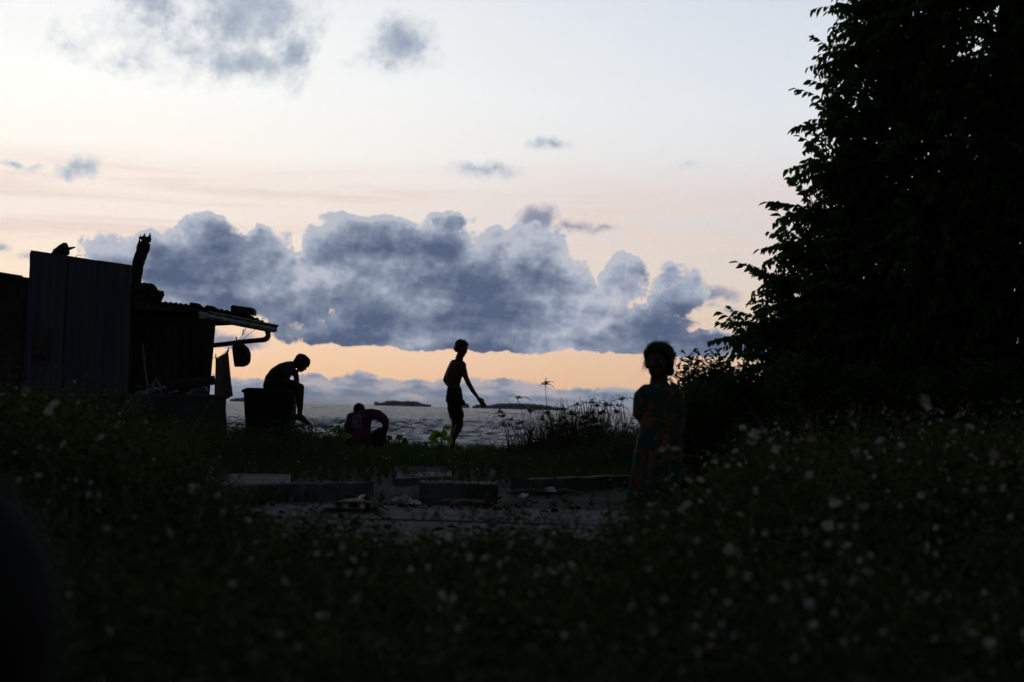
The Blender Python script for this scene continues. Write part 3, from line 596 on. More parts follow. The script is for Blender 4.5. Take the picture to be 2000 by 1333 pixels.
# ---------------------------------------------------------------- people: many overlapping ellipsoids fused into one skin by a voxel remesh
_ico = {}
def ico(sub):
    if sub not in _ico:
        bm = bmesh.new(); bmesh.ops.create_icosphere(bm, subdivisions=sub, radius=1); bm.verts.ensure_lookup_table()
        _ico[sub] = (np.array([v.co[:] for v in bm.verts]), np.array([[v.index for v in f.verts] for f in bm.faces])); bm.free()
    return _ico[sub]
class Body:
    def __init__(s, D): s.D = D; s.v = []; s.f = []; s.n = 0
    def J(s, x, y, dz=0): return P(x, y, s.D + dz)
    def ell(s, c, r, rot=None, sub=3):
        V, Fc = ico(sub); V = V * np.array(r)
        if rot is not None: V = V @ np.array(rot.to_3x3()).T
        s.v.append(V + np.array(c)); s.f.append(Fc + s.n); s.n += len(V)
    def chain(s, pts, flat=(1, 1, 1), step=.3):
        """pts: [(Vector, radius m or (rx,ry,rz))]"""
        def rad(r): return np.array(r if hasattr(r, '__len__') else (r * flat[0], r * flat[1], r * flat[2]), float)
        for (a, ra), (b, rb) in zip(pts[:-1], pts[1:]):
            ra, rb = rad(ra), rad(rb); L = (Vector(b) - Vector(a)).length; n = max(2, int(L / (step * min(ra.min(), rb.min()))) + 1)
            for i in range(n + 1):
                t = i / n; s.ell(Vector(a).lerp(Vector(b), t), ra * (1 - t) + rb * t, sub=2 if ra.max() < .03 else 3)
    def raw(s, v, f):
        s.v.append(np.array([tuple(p) for p in v])); s.f.append(np.array(f) + s.n); s.n += len(v)
    def hand(s, wrist, d, nrm, L=.15, curl=.5, side=1, spread=.16):
        """d: direction of the palm, nrm: palm normal; five fingers"""
        d = Vector(d).normalized(); nrm = (Vector(nrm) - d * Vector(nrm).dot(d)).normalized(); w = d.cross(nrm) * side; p0 = Vector(wrist); k = L / .17
        for o in (-.024, -.008, .008, .024):
            s.chain([(p0 + w * o * k * .6 + d * .01 * k, .013 * k), (p0 + w * o * k + d * .078 * k, .0115 * k)], step=.6)
        for i, (o, l) in enumerate(((-.028, .062), (-.0095, .072), (.0095, .068), (.027, .052))):
            q = p0 + w * o * k + d * .078 * k; dd = (d + w * (o * 100 * spread * .12)).normalized(); c = 0; l *= k; pts = [(q, .0088 * k)]
            for sl in (.45, .32, .26):
                c += curl * (.45 + .12 * i); dv = dd * math.cos(c) + nrm * math.sin(c); q = q + dv * l * sl; pts.append((q, (.0082 - .001 * len(pts) * .6) * k))
            s.chain(pts, step=.6)
        q = p0 - w * .022 * k + d * .022 * k; t1 = q + (-w * .75 + d * .65 + nrm * .35).normalized() * .038 * k; t2 = t1 + (-w * .35 + d * .85 + nrm * .5).normalized() * .028 * k
        s.chain([(q, .0115 * k), (t1, .0098 * k), (t2, .0078 * k)], step=.6)
    def foot(s, ankle, d, L=.21, upn=(0, 0, 1)):
        d = Vector(d).normalized(); u = Vector(upn); u = (u - d * u.dot(d)).normalized(); w = d.cross(u); a = Vector(ankle); k = L / .21
        heel = a - d * .035 * k - u * .035 * k; ball = a + d * .115 * k - u * .048 * k
        s.chain([(a, .030 * k), (heel, .026 * k)]); s.chain([(a, .030 * k), (a + d * .05 * k - u * .022 * k, .027 * k), (ball, .019 * k)], flat=(1.15, 1.15, 1))
        s.chain([(heel, .024 * k), (ball + w * .012 * k, .020 * k)]); s.chain([(heel, .022 * k), (ball - w * .016 * k, .018 * k)])
        for i, o in enumerate((-.026, -.012, .001, .013, .024)):
            s.chain([(ball + w * o * k, .0115 * k), (ball + w * o * 1.1 * k + d * (.045 - .004 * i) * k - u * .004, (.0115 if i == 0 else .0085) * k)], step=.5)
    def make(s, name, m, parent=None, vox=.007, smooth=4, fac=.6):
        me = bpy.data.meshes.new(name + '_raw'); v = np.concatenate(s.v)
        if all(f.shape[1] == 3 for f in s.f):
            f = np.concatenate(s.f); me.from_pydata(v.tolist(), [], f.tolist())
        else: me.from_pydata(v.tolist(), [], [tuple(q) for f in s.f for q in f.tolist()])
        o = bpy.data.objects.new(name + '_raw', me); C.objects.link(o)
        r = o.modifiers.new('r', 'REMESH'); r.mode = 'VOXEL'; r.voxel_size = vox; r.use_smooth_shade = True
        if smooth: q = o.modifiers.new('s', 'SMOOTH'); q.iterations = smooth; q.factor = fac
        dg = bpy.context.evaluated_depsgraph_get(); out = bpy.data.meshes.new_from_object(o.evaluated_get(dg)); bpy.data.objects.remove(o); bpy.data.meshes.remove(me); out.name = name
        out.materials.clear(); return link(name, out, m, parent, True)
def strands(mb, root, n, c, r, seed, L=(.02, .05), rad=.0012, down=0.0, sector=(0, 6.28), el=(-.2, 1.3)):
    rr = random.Random(seed)
    for i in range(n):
        a = rr.uniform(*sector); e = rr.uniform(*el); d = Vector((math.cos(a) * math.cos(e), math.sin(a) * math.cos(e), math.sin(e)))
        p = Vector(c) + Vector((d.x * r[0], d.y * r[1], d.z * r[2])) * .96; l = rr.uniform(*L); tdir = (d + Vector((rr.uniform(-.6, .6), rr.uniform(-.6, .6), rr.uniform(-.5, .5) - down))).normalized()
        q = p + tdir * l * .6; q2 = q + (tdir + Vector((0, 0, -.5 - down)) + Vector((rr.uniform(-.4, .4), 0, 0))).normalized() * l * .5
        mb.tube([p - d * .01, q, q2], [rad * 2.2, rad * 1.4, rad * .5], 4)
def head(B, c, s, fd, up=(0, 0, 1), jaw=1.0):
    """skull, jaw, nose, lips, ears; c = centre of the skull, s = head height / .22, fd = the way it faces"""
    fd = Vector(fd).normalized(); up = Vector(up); up = (up - fd * up.dot(fd)).normalized(); w = fd.cross(up)
    rot = Matrix((w, fd, up)).transposed().to_4x4(); c = Vector(c)
    def at(x, y, z): return c + w * x * s + fd * y * s + up * z * s
    def e(x, y, z, rx, ry, rz): B.ell(at(x, y, z), (rx * s, ry * s, rz * s), rot)
    e(0, -.008, .022, .074, .092, .086); e(0, .028, -.005, .062, .064, .078); e(0, .045, -.052, .043 * jaw, .042, .048); e(0, .020, -.045, .054 * jaw, .05, .045)
    e(0, .068, -.083, .017, .016, .014)                                   # chin
    for k in (-1, 1):
        e(.036 * k, .066, -.022, .018, .016, .017); e(.031 * k, .078, .020, .020, .012, .008)       # cheek, brow
        e(.076 * k, -.002, -.010, .008, .019, .029); e(.081 * k, -.008, -.004, .006, .014, .02)     # ear
    e(0, .090, -.005, .008, .012, .022); e(0, .100, -.022, .013, .012, .010); e(.010, .092, -.026, .008, .009, .007); e(-.010, .092, -.026, .008, .009, .007)
    e(0, .086, -.048, .021, .009, .006); e(0, .084, -.058, .018, .009, .006)   # lips
    return at, rot
def face_bits(at, rot, s, parent, mats=True):
    for k in (-1, 1):
        m = MB(); V, Fc = ico(2); r = np.array(rot.to_3x3())
        m.add([Vector(at(.031 * k, .071, .004)) + Vector(tuple(r @ (q * np.array((.013, .011, .0085)) * s))) for q in V], Fc.tolist()); e = m.build('eye', M['white_eye'], parent, True)
        m = MB(); m.add([Vector(at(.031 * k, .079, .004)) + Vector(tuple(r @ (q * np.array((.006, .005, .0065)) * s))) for q in V], Fc.tolist()); m.build('iris', M['iris'], e, True)
px26 = 26.0 / F
# --- boy sitting on the bin
def seated_boy():
    root = empty('person', P(540, 765, 26), 'boy sitting hunched on the bin, head bowed, bare foot hanging', 'person')
    B = Body(25.95); J = B.J; u = px26
    c = J(588, 710.0, 0); s = 1.0
    at, rot = head(B, c, s, (.80, -.10, -.62), (.55, 0, .83))
    B.chain([(J(567, 713), .050), (J(577, 713), .046), (J(583, 711), .045)])
    B.chain([(J(530, 752), (.095, .13, .085)), (J(533, 741), (.085, .125, .085)), (J(541, 731), (.085, .125, .085)), (J(552, 723), (.088, .14, .08)), (J(562, 717), (.07, .14, .062))])
    for dz in (-.17, .17):
        B.chain([(J(564, 717, dz * .7), .055), (J(565, 720, dz), .055)])
    # near arm: elbow by the hip, forearm forward over the thigh, hand hanging inside the knee
    B.chain([(J(545, 738, -.02), (.09, .12, .09)), (J(551, 746, 0), (.085, .12, .07))]); B.chain([(J(564, 721, -.19), .055), (J(559, 736, -.21), .046), (J(561, 746.5, -.20), .038), (J(571, 747, -.17), .032), (J(580, 747, -.12), .026)])
    B.hand(J(580, 748, -.10), (.35, .1, -.9), (-.6, .3, 0), .15, .5)
    # far arm: elbow on the knee, hand under the chin
    B.chain([(J(567, 721, .19), .050), (J(573, 728, .20), .045), (J(578, 733, .18), .038), (J(580, 747, .12), .034), (J(579.5, 738, .08), .030), (J(579, 731, .05), .026)])
    B.chain([(J(566, 722, 0), .06), (J(573, 727, 0), .05), (J(580, 729, 0), .022)])
    B.hand(J(579, 733, .03), (.15, -.1, 1), (.9, 0, .2), .13, .9)
    for dz, ox in ((-.09, 0), (.10, -1.2)):
        B.chain([(J(530, 757, dz), .080), (J(556, 756, dz), .072), (J(580 + ox, 755.5, dz), .058), (J(587 + ox, 757, dz), .050), (J(587 + ox, 770, dz), .046), (J(586 + ox, 785, dz), .046), (J(586.5 + ox, 798, dz), .034), (J(586 + ox, 811, dz), .027)])
        B.foot(J(585.5 + ox, 812, dz), (.92, -.08, -.28), .235, (.28, 0, .94))
    body = B.make('body', M['skin'], root, .0075, 3)
    T = Body(25.95); T.chain([(J(529, 754), (.105, .145, .07)), (J(532, 741), (.098, .14, .09)), (J(540, 730.5), (.098, .14, .092)), (J(552, 722), (.098, .155, .086)), (J(562, 716), (.072, .155, .066)), (J(569, 714), (.045, .075, .055))])
    for dz in (-.17, .17): T.chain([(J(564, 717.5, dz * .8), .062), (J(564, 721, dz * 1.12), .062), (J(561, 732, dz * 1.22), .058)])
    T.chain([(J(545, 738, -.02), (.10, .13, .09)), (J(550, 745, 0), (.095, .13, .06))])
    T.make('shirt', M['shirt'], root, .009, 4)
    S = Body(25.95)
    for dz in (-.09, .10): S.chain([(J(530, 757, dz), .090), (J(556, 756.5, dz), .080), (J(574, 756.5, dz), .066)])
    S.chain([(J(530, 757, -.06), .09), (J(530, 757, .06), .09)]); S.make('shorts', M['shorts'], root, .009, 3)
    H = Body(25.95)
    def he(x, y, z, rx, ry, rz): H.ell(at(x, y, z), (rx * s, ry * s, rz * s), rot)
    he(0, -.02, .038, .083, .093, .082); he(0, .03, .070, .070, .058, .05); he(0, .066, .062, .055, .034, .032); he(0, .086, .040, .05, .016, .020); he(0, -.06, -.01, .06, .045, .06)
    h = H.make('hair', M['hair'], root, .006, 2); mb = MB()
    for i in range(46):
        a = random.uniform(-.07, .07); b = random.uniform(-.09, .09); p = Vector(at(a, b, .105 - abs(b) * .35 - a * a * 4)); d = (Vector(at(a * 2, b - .06, .2 + b)) - p).normalized(); l = random.uniform(.01, .028)
        mb.tube([p - d * .012, p + d * l, p + d * l * 1.4 + Vector((.008, 0, -.004))], [.004, .002, .0006], 4)
    for i in range(30):
        a = random.uniform(-.05, .05); p = Vector(at(a, .09, .045)); q = Vector(at(a * 1.1, .104 + random.uniform(-.006, .006), .018 + random.uniform(-.006, .006))); mb.tube([p, q], [.005, .001], 4)
    tag(mb.build('hair_strands', M['hair'], h), kind='stuff'); face_bits(at, rot, s, root)
seated_boy()
# --- boy walking / swinging an arm by the water
def walking_boy():
    root = empty('person', G(885, 893, 0), 'shirtless boy in dark shorts by the water, one arm swinging out', 'person')
    B = Body(25.9); J = B.J; root.location = (J(884, 890).x, 25.9, 0)
    c = J(900.5, 682); s = 1.02
    at, rot = head(B, c, s, (.62, -.70, -.22), (.06, 0, 1), .92)
    B.chain([(J(898, 696), .048), (J(896, 707), .056)])
    B.chain([(J(888, 709, .04), (.05, .05, .042)), (J(896, 708), (.05, .06, .042)), (J(903, 712, -.05), (.046, .05, .042))])
    B.chain([(J(895, 714), (.108, .09, .06)), (J(890, 726), (.120, .095, .07)), (J(886.5, 738), (.104, .09, .07)), (J(886.5, 751), (.080, .080, .07)), (J(887, 764), (.090, .085, .07)), (J(887, 775), (.092, .088, .07))])
    # rear arm, bent: elbow out behind, hand on the hip
    B.chain([(J(886, 710, .06), .048), (J(879, 722, .10), .043), (J(873.5, 735, .12), .040), (J(870.5, 743, .12), .036), (J(874, 750, .05), .028), (J(879, 757, -.02), .023)])
    B.hand(J(879, 757, -.03), (.55, -.2, -.7), (.8, .4, 0), .13, .5)
    # front arm, swung out and down
    B.chain([(J(903, 714, -.07), .046), (J(906.5, 727, -.10), .042), (J(910, 738, -.13), .034), (J(915, 749, -.16), .033), (J(923, 763, -.18), .029), (J(934, 778, -.20), .020)])
    B.hand(J(934, 778, -.20), (.62, -.1, -.72), (-.4, .8, -.2), .175, .3, -1)
    # legs, one in front of the other
    B.chain([(J(885, 780, -.03), .072), (J(890, 800, -.05), .066), (J(896, 818, -.06), .057), (J(898, 830, -.06), .050), (J(892, 842, -.04), .047), (J(886, 855, -.02), .040), (J(883.5, 868, 0), .030), (J(882.5, 880, 0), .027)])
    B.chain([(J(887, 780, .07), .070), (J(889, 800, .09), .062), (J(890, 820, .10), .052), (J(889, 832, .12), .048), (J(886.5, 846, .13), .046), (J(885, 858, .14), .036), (J(884.5, 872, .14), .027), (J(884, 880, .14), .026)])
    B.foot(J(882.5, 881, 0), (.7, -.7, 0), .21); B.foot(J(885, 881, .14), (.8, -.5, 0), .21)
    B.make('body', M['skin'], root, .007, 3)
    S = Body(25.9)
    S.chain([(J(887.5, 760), (.096, .088, .05)), (J(887.5, 772), (.108, .10, .06)), (J(887.5, 782), (.116, .105, .07))])
    S.chain([(J(886, 782, -.03), .090), (J(889, 798, -.05), .092), (J(893.5, 812, -.06), .088)]); S.chain([(J(886, 782, .06), .088), (J(886.5, 798, .08), .086), (J(888.5, 811, .09), .080)])
    S.chain([(J(898, 781, -.09), .03), (J(904, 786, -.09), .032), (J(906, 789, -.08), .022)])
    S.make('shorts', M['shorts'], root, .009, 3)
    H = Body(25.9)
    def he(x, y, z, rx, ry, rz): H.ell(at(x, y, z), (rx * s, ry * s, rz * s), rot)
    he(0, -.022, .040, .079, .090, .080); he(0, .03, .074, .068, .058, .042); he(.0, .060, .070, .054, .030, .026); he(0, -.06, -.005, .066, .045, .055); he(.074, 0, .02, .012, .035, .035); he(-.074, 0, .02, .012, .035, .035)
    h = H.make('hair', M['hair'], root, .006, 2); mb = MB(); strands(mb, None, 120, at(0, 0, .04), (.083, .09, .085), 5, (.008, .026), .0012); tag(mb.build('hair_strands', M['hair'], h), kind='stuff'); face_bits(at, rot, s, root)
walking_boy()
# --- person crouching with the back to the camera
def crouching():
    root = empty('person', P(712, 893, 26), 'person in a purple shirt crouching by the water, elbow out to the right', 'person')
    B = Body(25.9); J = B.J; root.location.z = 0
    at, rot = head(B, J(701.5, 806, .26), .98, (.10, .85, -.52), (0, .5, .86))
    B.chain([(J(703, 812, .12), .055), (J(702, 808, .2), .05)])
    B.chain([(J(700, 868, -.02), (.17, .12, .08)), (J(698, 850, -.02), (.155, .11, .09)), (J(699, 833, .02), (.16, .105, .09)), (J(703, 820, .07), (.15, .10, .075)), (J(706, 813, .10), (.12, .09, .05))])
    B.chain([(J(722, 809, .08), .066), (J(737, 810, .04), .058), (J(746, 815, .0), .052), (J(753, 822, -.04), .046), (J(753, 832, -.04), .044), (J(751, 845, .0), .038), (J(749, 857, .06), .030)])
    B.hand(J(750, 857, .06), (-.1, .3, -.9), (-.8, .2, 0), .17, .6)
    B.chain([(J(686, 815, .08), .06), (J(680, 832, .06), .048), (J(682, 846, .14), .04), (J(690, 855, .22), .03)]); B.hand(J(690, 855, .22), (.5, .4, -.6), (0, 0, 1), .17, .5)
    for k, pts in enumerate((((714, 872), (732, 858), (744, 846)), ((690, 872), (684, 862), (680, 852)))):
        (a, b), (c_, d_), (e, f) = pts; B.chain([(J(a, b, .02), .085), (J(c_, d_, .16), .075), (J(e, f, .30), .06), (J(e, f + 22, .28), .055), (J(e - 1, f + 38 if k == 0 else f + 32, .22), .032)]); B.foot(J(e - 1, f + 38 if k == 0 else f + 32, .22), (.2, .9, 0), .24)
    B.make('body', M['skin'], root, .008, 4)
    T = Body(25.9); T.chain([(J(700, 866, -.02), (.185, .135, .06)), (J(698.5, 850, -.02), (.180, .125, .09)), (J(698, 833, .01), (.178, .118, .09)), (J(703, 820, .06), (.16, .11, .075)), (J(707, 811, .10), (.13, .10, .05))])
    T.chain([(J(712, 811, .08), .072), (J(724, 809, .07), .074), (J(738, 811, .03), .068), (J(747, 817, .0), .062), (J(752, 823, -.03), .056)]); T.chain([(J(688, 816, .07), .068), (J(682, 830, .06), .062), (J(681, 838, .09), .058)])
    t = T.make('shirt', M['purple'], root, .009, 5)
    mb = MB(); vs = []; nn = 8      # lighter back panel lying on the shirt
    q0 = [(689, 813), (707, 809)]; q1 = [(685, 838), (706, 841)]
    dg = bpy.context.evaluated_depsgraph_get(); tev = t
    for j in range(nn + 1):
        for i in range(nn + 1):
            a = Vector(q0[0]).lerp(Vector(q0[1]), i / nn).lerp(Vector(q1[0]).lerp(Vector(q1[1]), i / nn), j / nn); o = J(a.x, a.y, -1.0); dr = pdir(a.x, a.y).normalized()
            ok, loc, nrm, _ = tev.ray_cast(tev.matrix_world.inverted() @ o, dr); vs.append((tev.matrix_world @ loc) + nrm * .004 if ok else J(a.x, a.y, -.08))
    mb.add(vs, [(j * (nn + 1) + i, (j + 1) * (nn + 1) + i, (j + 1) * (nn + 1) + i + 1, j * (nn + 1) + i + 1) for j in range(nn) for i in range(nn)]); pn = mb.build('shirt_panel', M['lilac'], root, True); sd = pn.modifiers.new('s', 'SOLIDIFY'); sd.thickness = .004; sd.offset = 0
    S = Body(25.9); S.chain([(J(690, 872, 0), .115), (J(710, 872, 0), .115)])
    for pts in (((714, 872), (732, 860), (743, 848)), ((690, 872), (684, 862), (680, 852))):
        (a, b), (c_, d_), (e, f) = pts; S.chain([(J(a, b, .02), .10), (J(c_, d_, .16), .085), (J(e, f, .29), .068)])
    S.chain([(J(735, 858, .1), .11), (J(744, 846, .12), .075), (J(742, 862, .12), .09)]); S.make('shorts', M['shorts'], root, .01, 4)
    H = Body(25.9)
    def he(x, y, z, rx, ry, rz): H.ell(at(x, y, z), (rx, ry, rz), rot)
    he(0, -.02, .040, .082, .090, .078); he(0, .03, .07, .07, .055, .045); he(0, -.055, -.01, .064, .045, .055)
    H.make('hair', M['hair'], root, .007, 2)
crouching()
# --- girl in the patterned dress
def girl():
    D = 11.7; B = Body(D); J = B.J; u = D / F
    root = empty('person', Vector((J(1285, 1000).x, D, 0)), 'small girl in a dark green dress with orange print, facing the camera', 'person')
    c = J(1287, 706); s = .98; at, rot = head(B, c, s, (-.42, -.90, -.03), (0, 0, 1), 1.1)
    def U(*a): return tuple(q * u for q in a)
    B.chain([(J(1288, 731, .01), U(16.5, 14, 10)), (J(1287, 748, .01), U(18.5, 15, 10))])
    B.chain([(J(1260, 765), U(13, 13, 11)), (J(1287, 756), U(18, 16, 10)), (J(1315, 765), U(13, 13, 11))])
    B.chain([(J(1287, 772), U(30, 20, 16)), (J(1287, 800), U(28, 20, 18)), (J(1287, 835), U(26, 19, 18)), (J(1286, 870), U(29, 21, 20)), (J(1286, 895), U(30, 22, 18))])
    B.chain([(J(1256, 768), 12 * u), (J(1250, 795, .01), 10.5 * u), (J(1251, 815, .05), 9 * u), (J(1262, 838, .11), 8 * u), (J(1272, 852, .15), 6.5 * u)])
    B.hand(J(1272, 852, .15), (.7, .1, -.5), (0, -1, 0), .115, .5)
    B.chain([(J(1319, 768), 12 * u), (J(1326, 795), 10.5 * u), (J(1330, 816, .0), 9 * u), (J(1331, 832, -.03), 8 * u), (J(1327, 846, -.07), 6.5 * u)])
    B.hand(J(1327, 847, -.072), (-.45, -.25, -.85), (-.8, .5, 0), .115, .5, -1)
    B.chain([(J(1271, 905), 17 * u), (J(1264, 945, -.01), 13 * u), (J(1256, 975, -.02), 11 * u), (J(1251, 992, -.01), 10 * u), (J(1247, 1004), 7.5 * u)]); B.foot(Vector((J(1247, 1004).x, D - .01, .055)), (-.35, -.95, 0), .165)
    B.chain([(J(1301, 905), 17 * u), (J(1303, 945, .06), 13 * u), (J(1304, 968, .09), 10.5 * u), (J(1303, 985, .12), 9.5 * u), (J(1302, 1002, .14), 7 * u)]); B.foot(Vector((J(1302, 1002).x, D + .13, .055)), (.2, -.95, 0), .165)
    B.make('body', M['skin'], root, .0055, 3)
    T = Body(D)
    rings = []     # y, x0, x1, depth half (px), fold
    prof = [(749, 1272, 1302, 13, 0), (753, 1263, 1311, 18, 0), (759, 1252, 1321, 21, 0), (770, 1248, 1327, 24, 0), (800, 1252, 1326, 26, .01), (835, 1249, 1329, 26, .02), (870, 1241, 1333, 30, .04), (905, 1236, 1332, 33, .06), (940, 1230, 1328, 35, .08), (982, 1226, 1322, 36, .11)]
    N = 64; vs = []; fs = []
    for (y, x0, x1, hd, fo) in prof:
        cx = (x0 + x1) / 2; hx = (x1 - x0) / 2
        for i in range(N):
            w = 2 * math.pi * i / N; k = 1 + fo * math.sin(7 * w + .8) + fo * .6 * math.sin(12 * w + y * .01)
            vs.append(J(cx + hx * k * math.cos(w), y + (2.5 * math.sin(5 * w) if fo > .09 else 0), hd * u * k * math.sin(w)))
    for k in range(len(prof) - 1):
        fs += [(k * N + i, k * N + (i + 1) % N, (k + 1) * N + (i + 1) % N, (k + 1) * N + i) for i in range(N)]
    tri = []
    for q in fs: tri += [(q[0], q[1], q[2]), (q[0], q[2], q[3])]
    n0 = len(vs); vs += [J(1287, 752, 0), J(1277, 976, 0)]
    for i in range(N): tri += [(n0, (i + 1) % N, i), (n0 + 1, (len(prof) - 1) * N + i, (len(prof) - 1) * N + (i + 1) % N)]
    T.raw(vs, tri)
    T.chain([(J(1262, 764), 13.5 * u), (J(1252, 775), 14.5 * u), (J(1249, 795), 13.5 * u), (J(1249, 809, .01), 13 * u)]); T.chain([(J(1314, 764), 13.5 * u), (J(1322, 774), 15.5 * u), (J(1326.5, 795), 14.5 * u), (J(1326.5, 808, .0), 14 * u)])
    T.make('dress', M['dress'], root, .0065, 3)
    H = Body(D)
    def he(x, y, z, rx, ry, rz): H.ell(at(x, y, z), (rx * s, ry * s, rz * s), rot)
    he(0, -.024, .040, .086, .094, .080); he(0, .02, .066, .080, .066, .052); he(.0, -.05, -.02, .075, .055, .060); he(.02, .050, .074, .046, .034, .022); he(-.02, .050, .074, .046, .034, .022); he(.06, .02, .045, .03, .045, .04); he(-.06, .02, .045, .03, .045, .04); he(-.07, -.02, -.06, .02, .03, .03)
    for k in (-1, 1): he(.076 * k, -.01, .0, .012, .045, .05)
    he(-.055, -.03, -.055, .03, .04, .035)
    h = H.make('hair', M['hair'], root, .006, 2); mb = MB(); strands(mb, None, 260, at(0, -.01, .03), (.088 * s, .09 * s, .09 * s), 9, (.008, .034), .0007)
    rr = random.Random(3)
    for i in range(26):
        x = rr.uniform(1257, 1264); y = rr.uniform(690, 715); mb.tube([J(1263, y, -.02), J(x - 2, y + rr.uniform(2, 8), -.03), J(x + rr.uniform(-6, 1), y + rr.uniform(9, 20), -.03)], [.0012, .0008, .0004], 4)
    for i in range(18):
        x = rr.uniform(1306, 1313); y = rr.uniform(715, 727); mb.tube([J(x, y, .03), J(x + rr.uniform(0, 7), y + rr.uniform(3, 10), .03), J(x + rr.uniform(-3, 10), y + rr.uniform(6, 16), .03)], [.0012, .0008, .0004], 4)
    tag(mb.build('hair_strands', M['hair'], h), kind='stuff'); face_bits(at, rot, s, root)
girl()

# ---------------------------------------------------------------- vegetation
def leafset(leaves, fold=.25):
    """leaves: (base, dir, side, up, L, W) -> 6-vert leaf of 2 quads"""
    V = []; Fs = []
    for (b, d, s, u, L, W) in leaves:
        b = np.array(b); d = np.array(d); s = np.array(s); u = np.array(u); n = len(V)
        V += [b, b + d * L * .33 + s * W * .5 + u * W * fold, b + d * L * .72 + s * W * .34 + u * W * fold - u * L * .06, b + d * L - u * L * .16, b + d * L * .72 - s * W * .34 + u * W * fold - u * L * .06, b + d * L * .33 - s * W * .5 + u * W * fold]
        Fs += [(n, n + 1, n + 2, n + 3), (n, n + 3, n + 4, n + 5)]
    return V, Fs
def frame(d, roll=0.0):
    d = Vector(d).normalized(); s = d.cross(Vector((0, 0, 1)))
    if s.length < .05: s = Vector((1, 0, 0))
    s.normalize(); u = s.cross(d); s2 = s * math.cos(roll) + u * math.sin(roll); return d, s2, s2.cross(d)
def stem(V, Fs, pts, rad):
    n0 = len(V); pts = [Vector(p) for p in pts]
    for i, p in enumerate(pts):
        r = rad * (1 - .6 * i / (len(pts) - 1))
        for k in range(3): V.append(np.array(p) + r * np.array((math.cos(2.09 * k), math.sin(2.09 * k), 0)))
    for i in range(len(pts) - 1):
        for k in range(3): a = n0 + i * 3 + k; b = n0 + i * 3 + (k + 1) % 3; Fs.append((a, b, b + 3, a + 3))
def scatter(name, temps, inst, m, parent=None):
    """inst rows: x,y,z,rotz,scale,zscale,tilt,tiltdir ; returns one mesh with every instance"""
    inst = np.asarray(inst, float); ids = rng.integers(0, len(temps), len(inst)); Vs = []; Fs = []; n = 0
    for t, (V, Fc) in enumerate(temps):
        I = inst[ids == t]
        if not len(I): continue
        V = np.array(V, float); Fc = np.array(Fc); c, s = np.cos(I[:, 3])[:, None], np.sin(I[:, 3])[:, None]
        x = (V[:, 0] * c - V[:, 1] * s) * I[:, 4:5]; y = (V[:, 0] * s + V[:, 1] * c) * I[:, 4:5]; z = V[:, 2][None] * (I[:, 4] * I[:, 5])[:, None]
        x = x + z * (I[:, 6] * np.cos(I[:, 7]))[:, None]; y = y + z * (I[:, 6] * np.sin(I[:, 7]))[:, None]
        P3 = np.stack([x + I[:, 0:1], y + I[:, 1:2], z + I[:, 2:3]], -1)
        Vs.append(P3.reshape(-1, 3)); Fs.append((Fc[None] + (np.arange(len(I)) * len(V))[:, None, None] + n).reshape(-1, 4)); n += P3.shape[0] * P3.shape[1]
    return npmesh(name, np.concatenate(Vs), np.concatenate(Fs), m, parent)
rr = random.Random(11)
def weed_temp(h=.35, seed=0):
    r = random.Random(seed); V = []; Fs = []; L = []
    for sidx in range(r.choice((2, 3))):
        a = r.uniform(0, 6.28); lean = r.uniform(.05, .35); hh = h * r.uniform(.7, 1.05); pts = [Vector((math.cos(a) * lean * h * t * t, math.sin(a) * lean * h * t * t, hh * t)) for t in (0, .35, .7, 1)]
        stem(V, Fs, pts, .0022)
        nn = 6
        for j in range(nn):
            t = .12 + .86 * j / (nn - 1); p = Vector((math.cos(a) * lean * h * t * t, math.sin(a) * lean * h * t * t, hh * t)); w0 = j * 1.57 + r.uniform(-.4, .4)
            for k in (0, 1):
                w = w0 + k * math.pi; el = r.uniform(.0, 1.0)
                for l3 in ((0, 1.0), (.8, .7), (-.8, .7)):
                    ww = w + l3[0]; d, s, u = frame((math.cos(ww) * math.cos(el), math.sin(ww) * math.cos(el), math.sin(el)), r.uniform(-.4, .4)); off = Vector((math.cos(w), math.sin(w), .4)) * .012
                    L.append((p + off, d, s, u, r.uniform(.035, .065) * l3[1] * (1.2 - .7 * t), r.uniform(.011, .022) * l3[1]))
    n = len(V); v2, f2 = leafset(L); return V + v2, Fs + [tuple(i + n for i in q) for q in f2]
weeds = [weed_temp(.35, i) for i in range(14)]
def grass_temp(seed, h=.2, n=14, w=.006):
    r = random.Random(seed); V = []; Fs = []
    for i in range(n):
        a = r.uniform(0, 6.28); l = r.uniform(.2, .8); hh = h * r.uniform(.5, 1.1); bx, by = r.uniform(-.05, .05), r.uniform(-.05, .05); s = np.array((-math.sin(a), math.cos(a), 0)) * w / 2; n0 = len(V)
        for t in (0, .4, .75, 1): p = np.array((bx + math.cos(a) * l * hh * t * t, by + math.sin(a) * l * hh * t * t, hh * (t - .25 * l * t * t))); k = 1 - t * .9; V += [p - s * k, p + s * k]
        for k in range(3): Fs.append((n0 + 2 * k, n0 + 2 * k + 1, n0 + 2 * k + 3, n0 + 2 * k + 2))
    return V, Fs
grasses = [grass_temp(i) for i in range(8)]
def topz(px, d):
    """how tall the near weeds stand, by bearing (px) and distance"""
    pts = [(-300, .72), (0, .64), (150, .62), (260, .55), (330, .46), (400, .36), (520, .27), (650, .235), (900, .235), (1100, .235), (1230, .28), (1330, .36), (1430, .47), (1560, .54), (1750, .58), (1900, .62), (2300, .68)]
    return np.interp(px, [a for a, b in pts], [b for a, b in pts])
def capz(d): return np.interp(d, [2, 3, 4, 5, 6, 7, 8, 9], [.17, .19, .25, .34, .44, .54, .64, .9])
def bearing(X, Y): return 1000 + X / Y * F
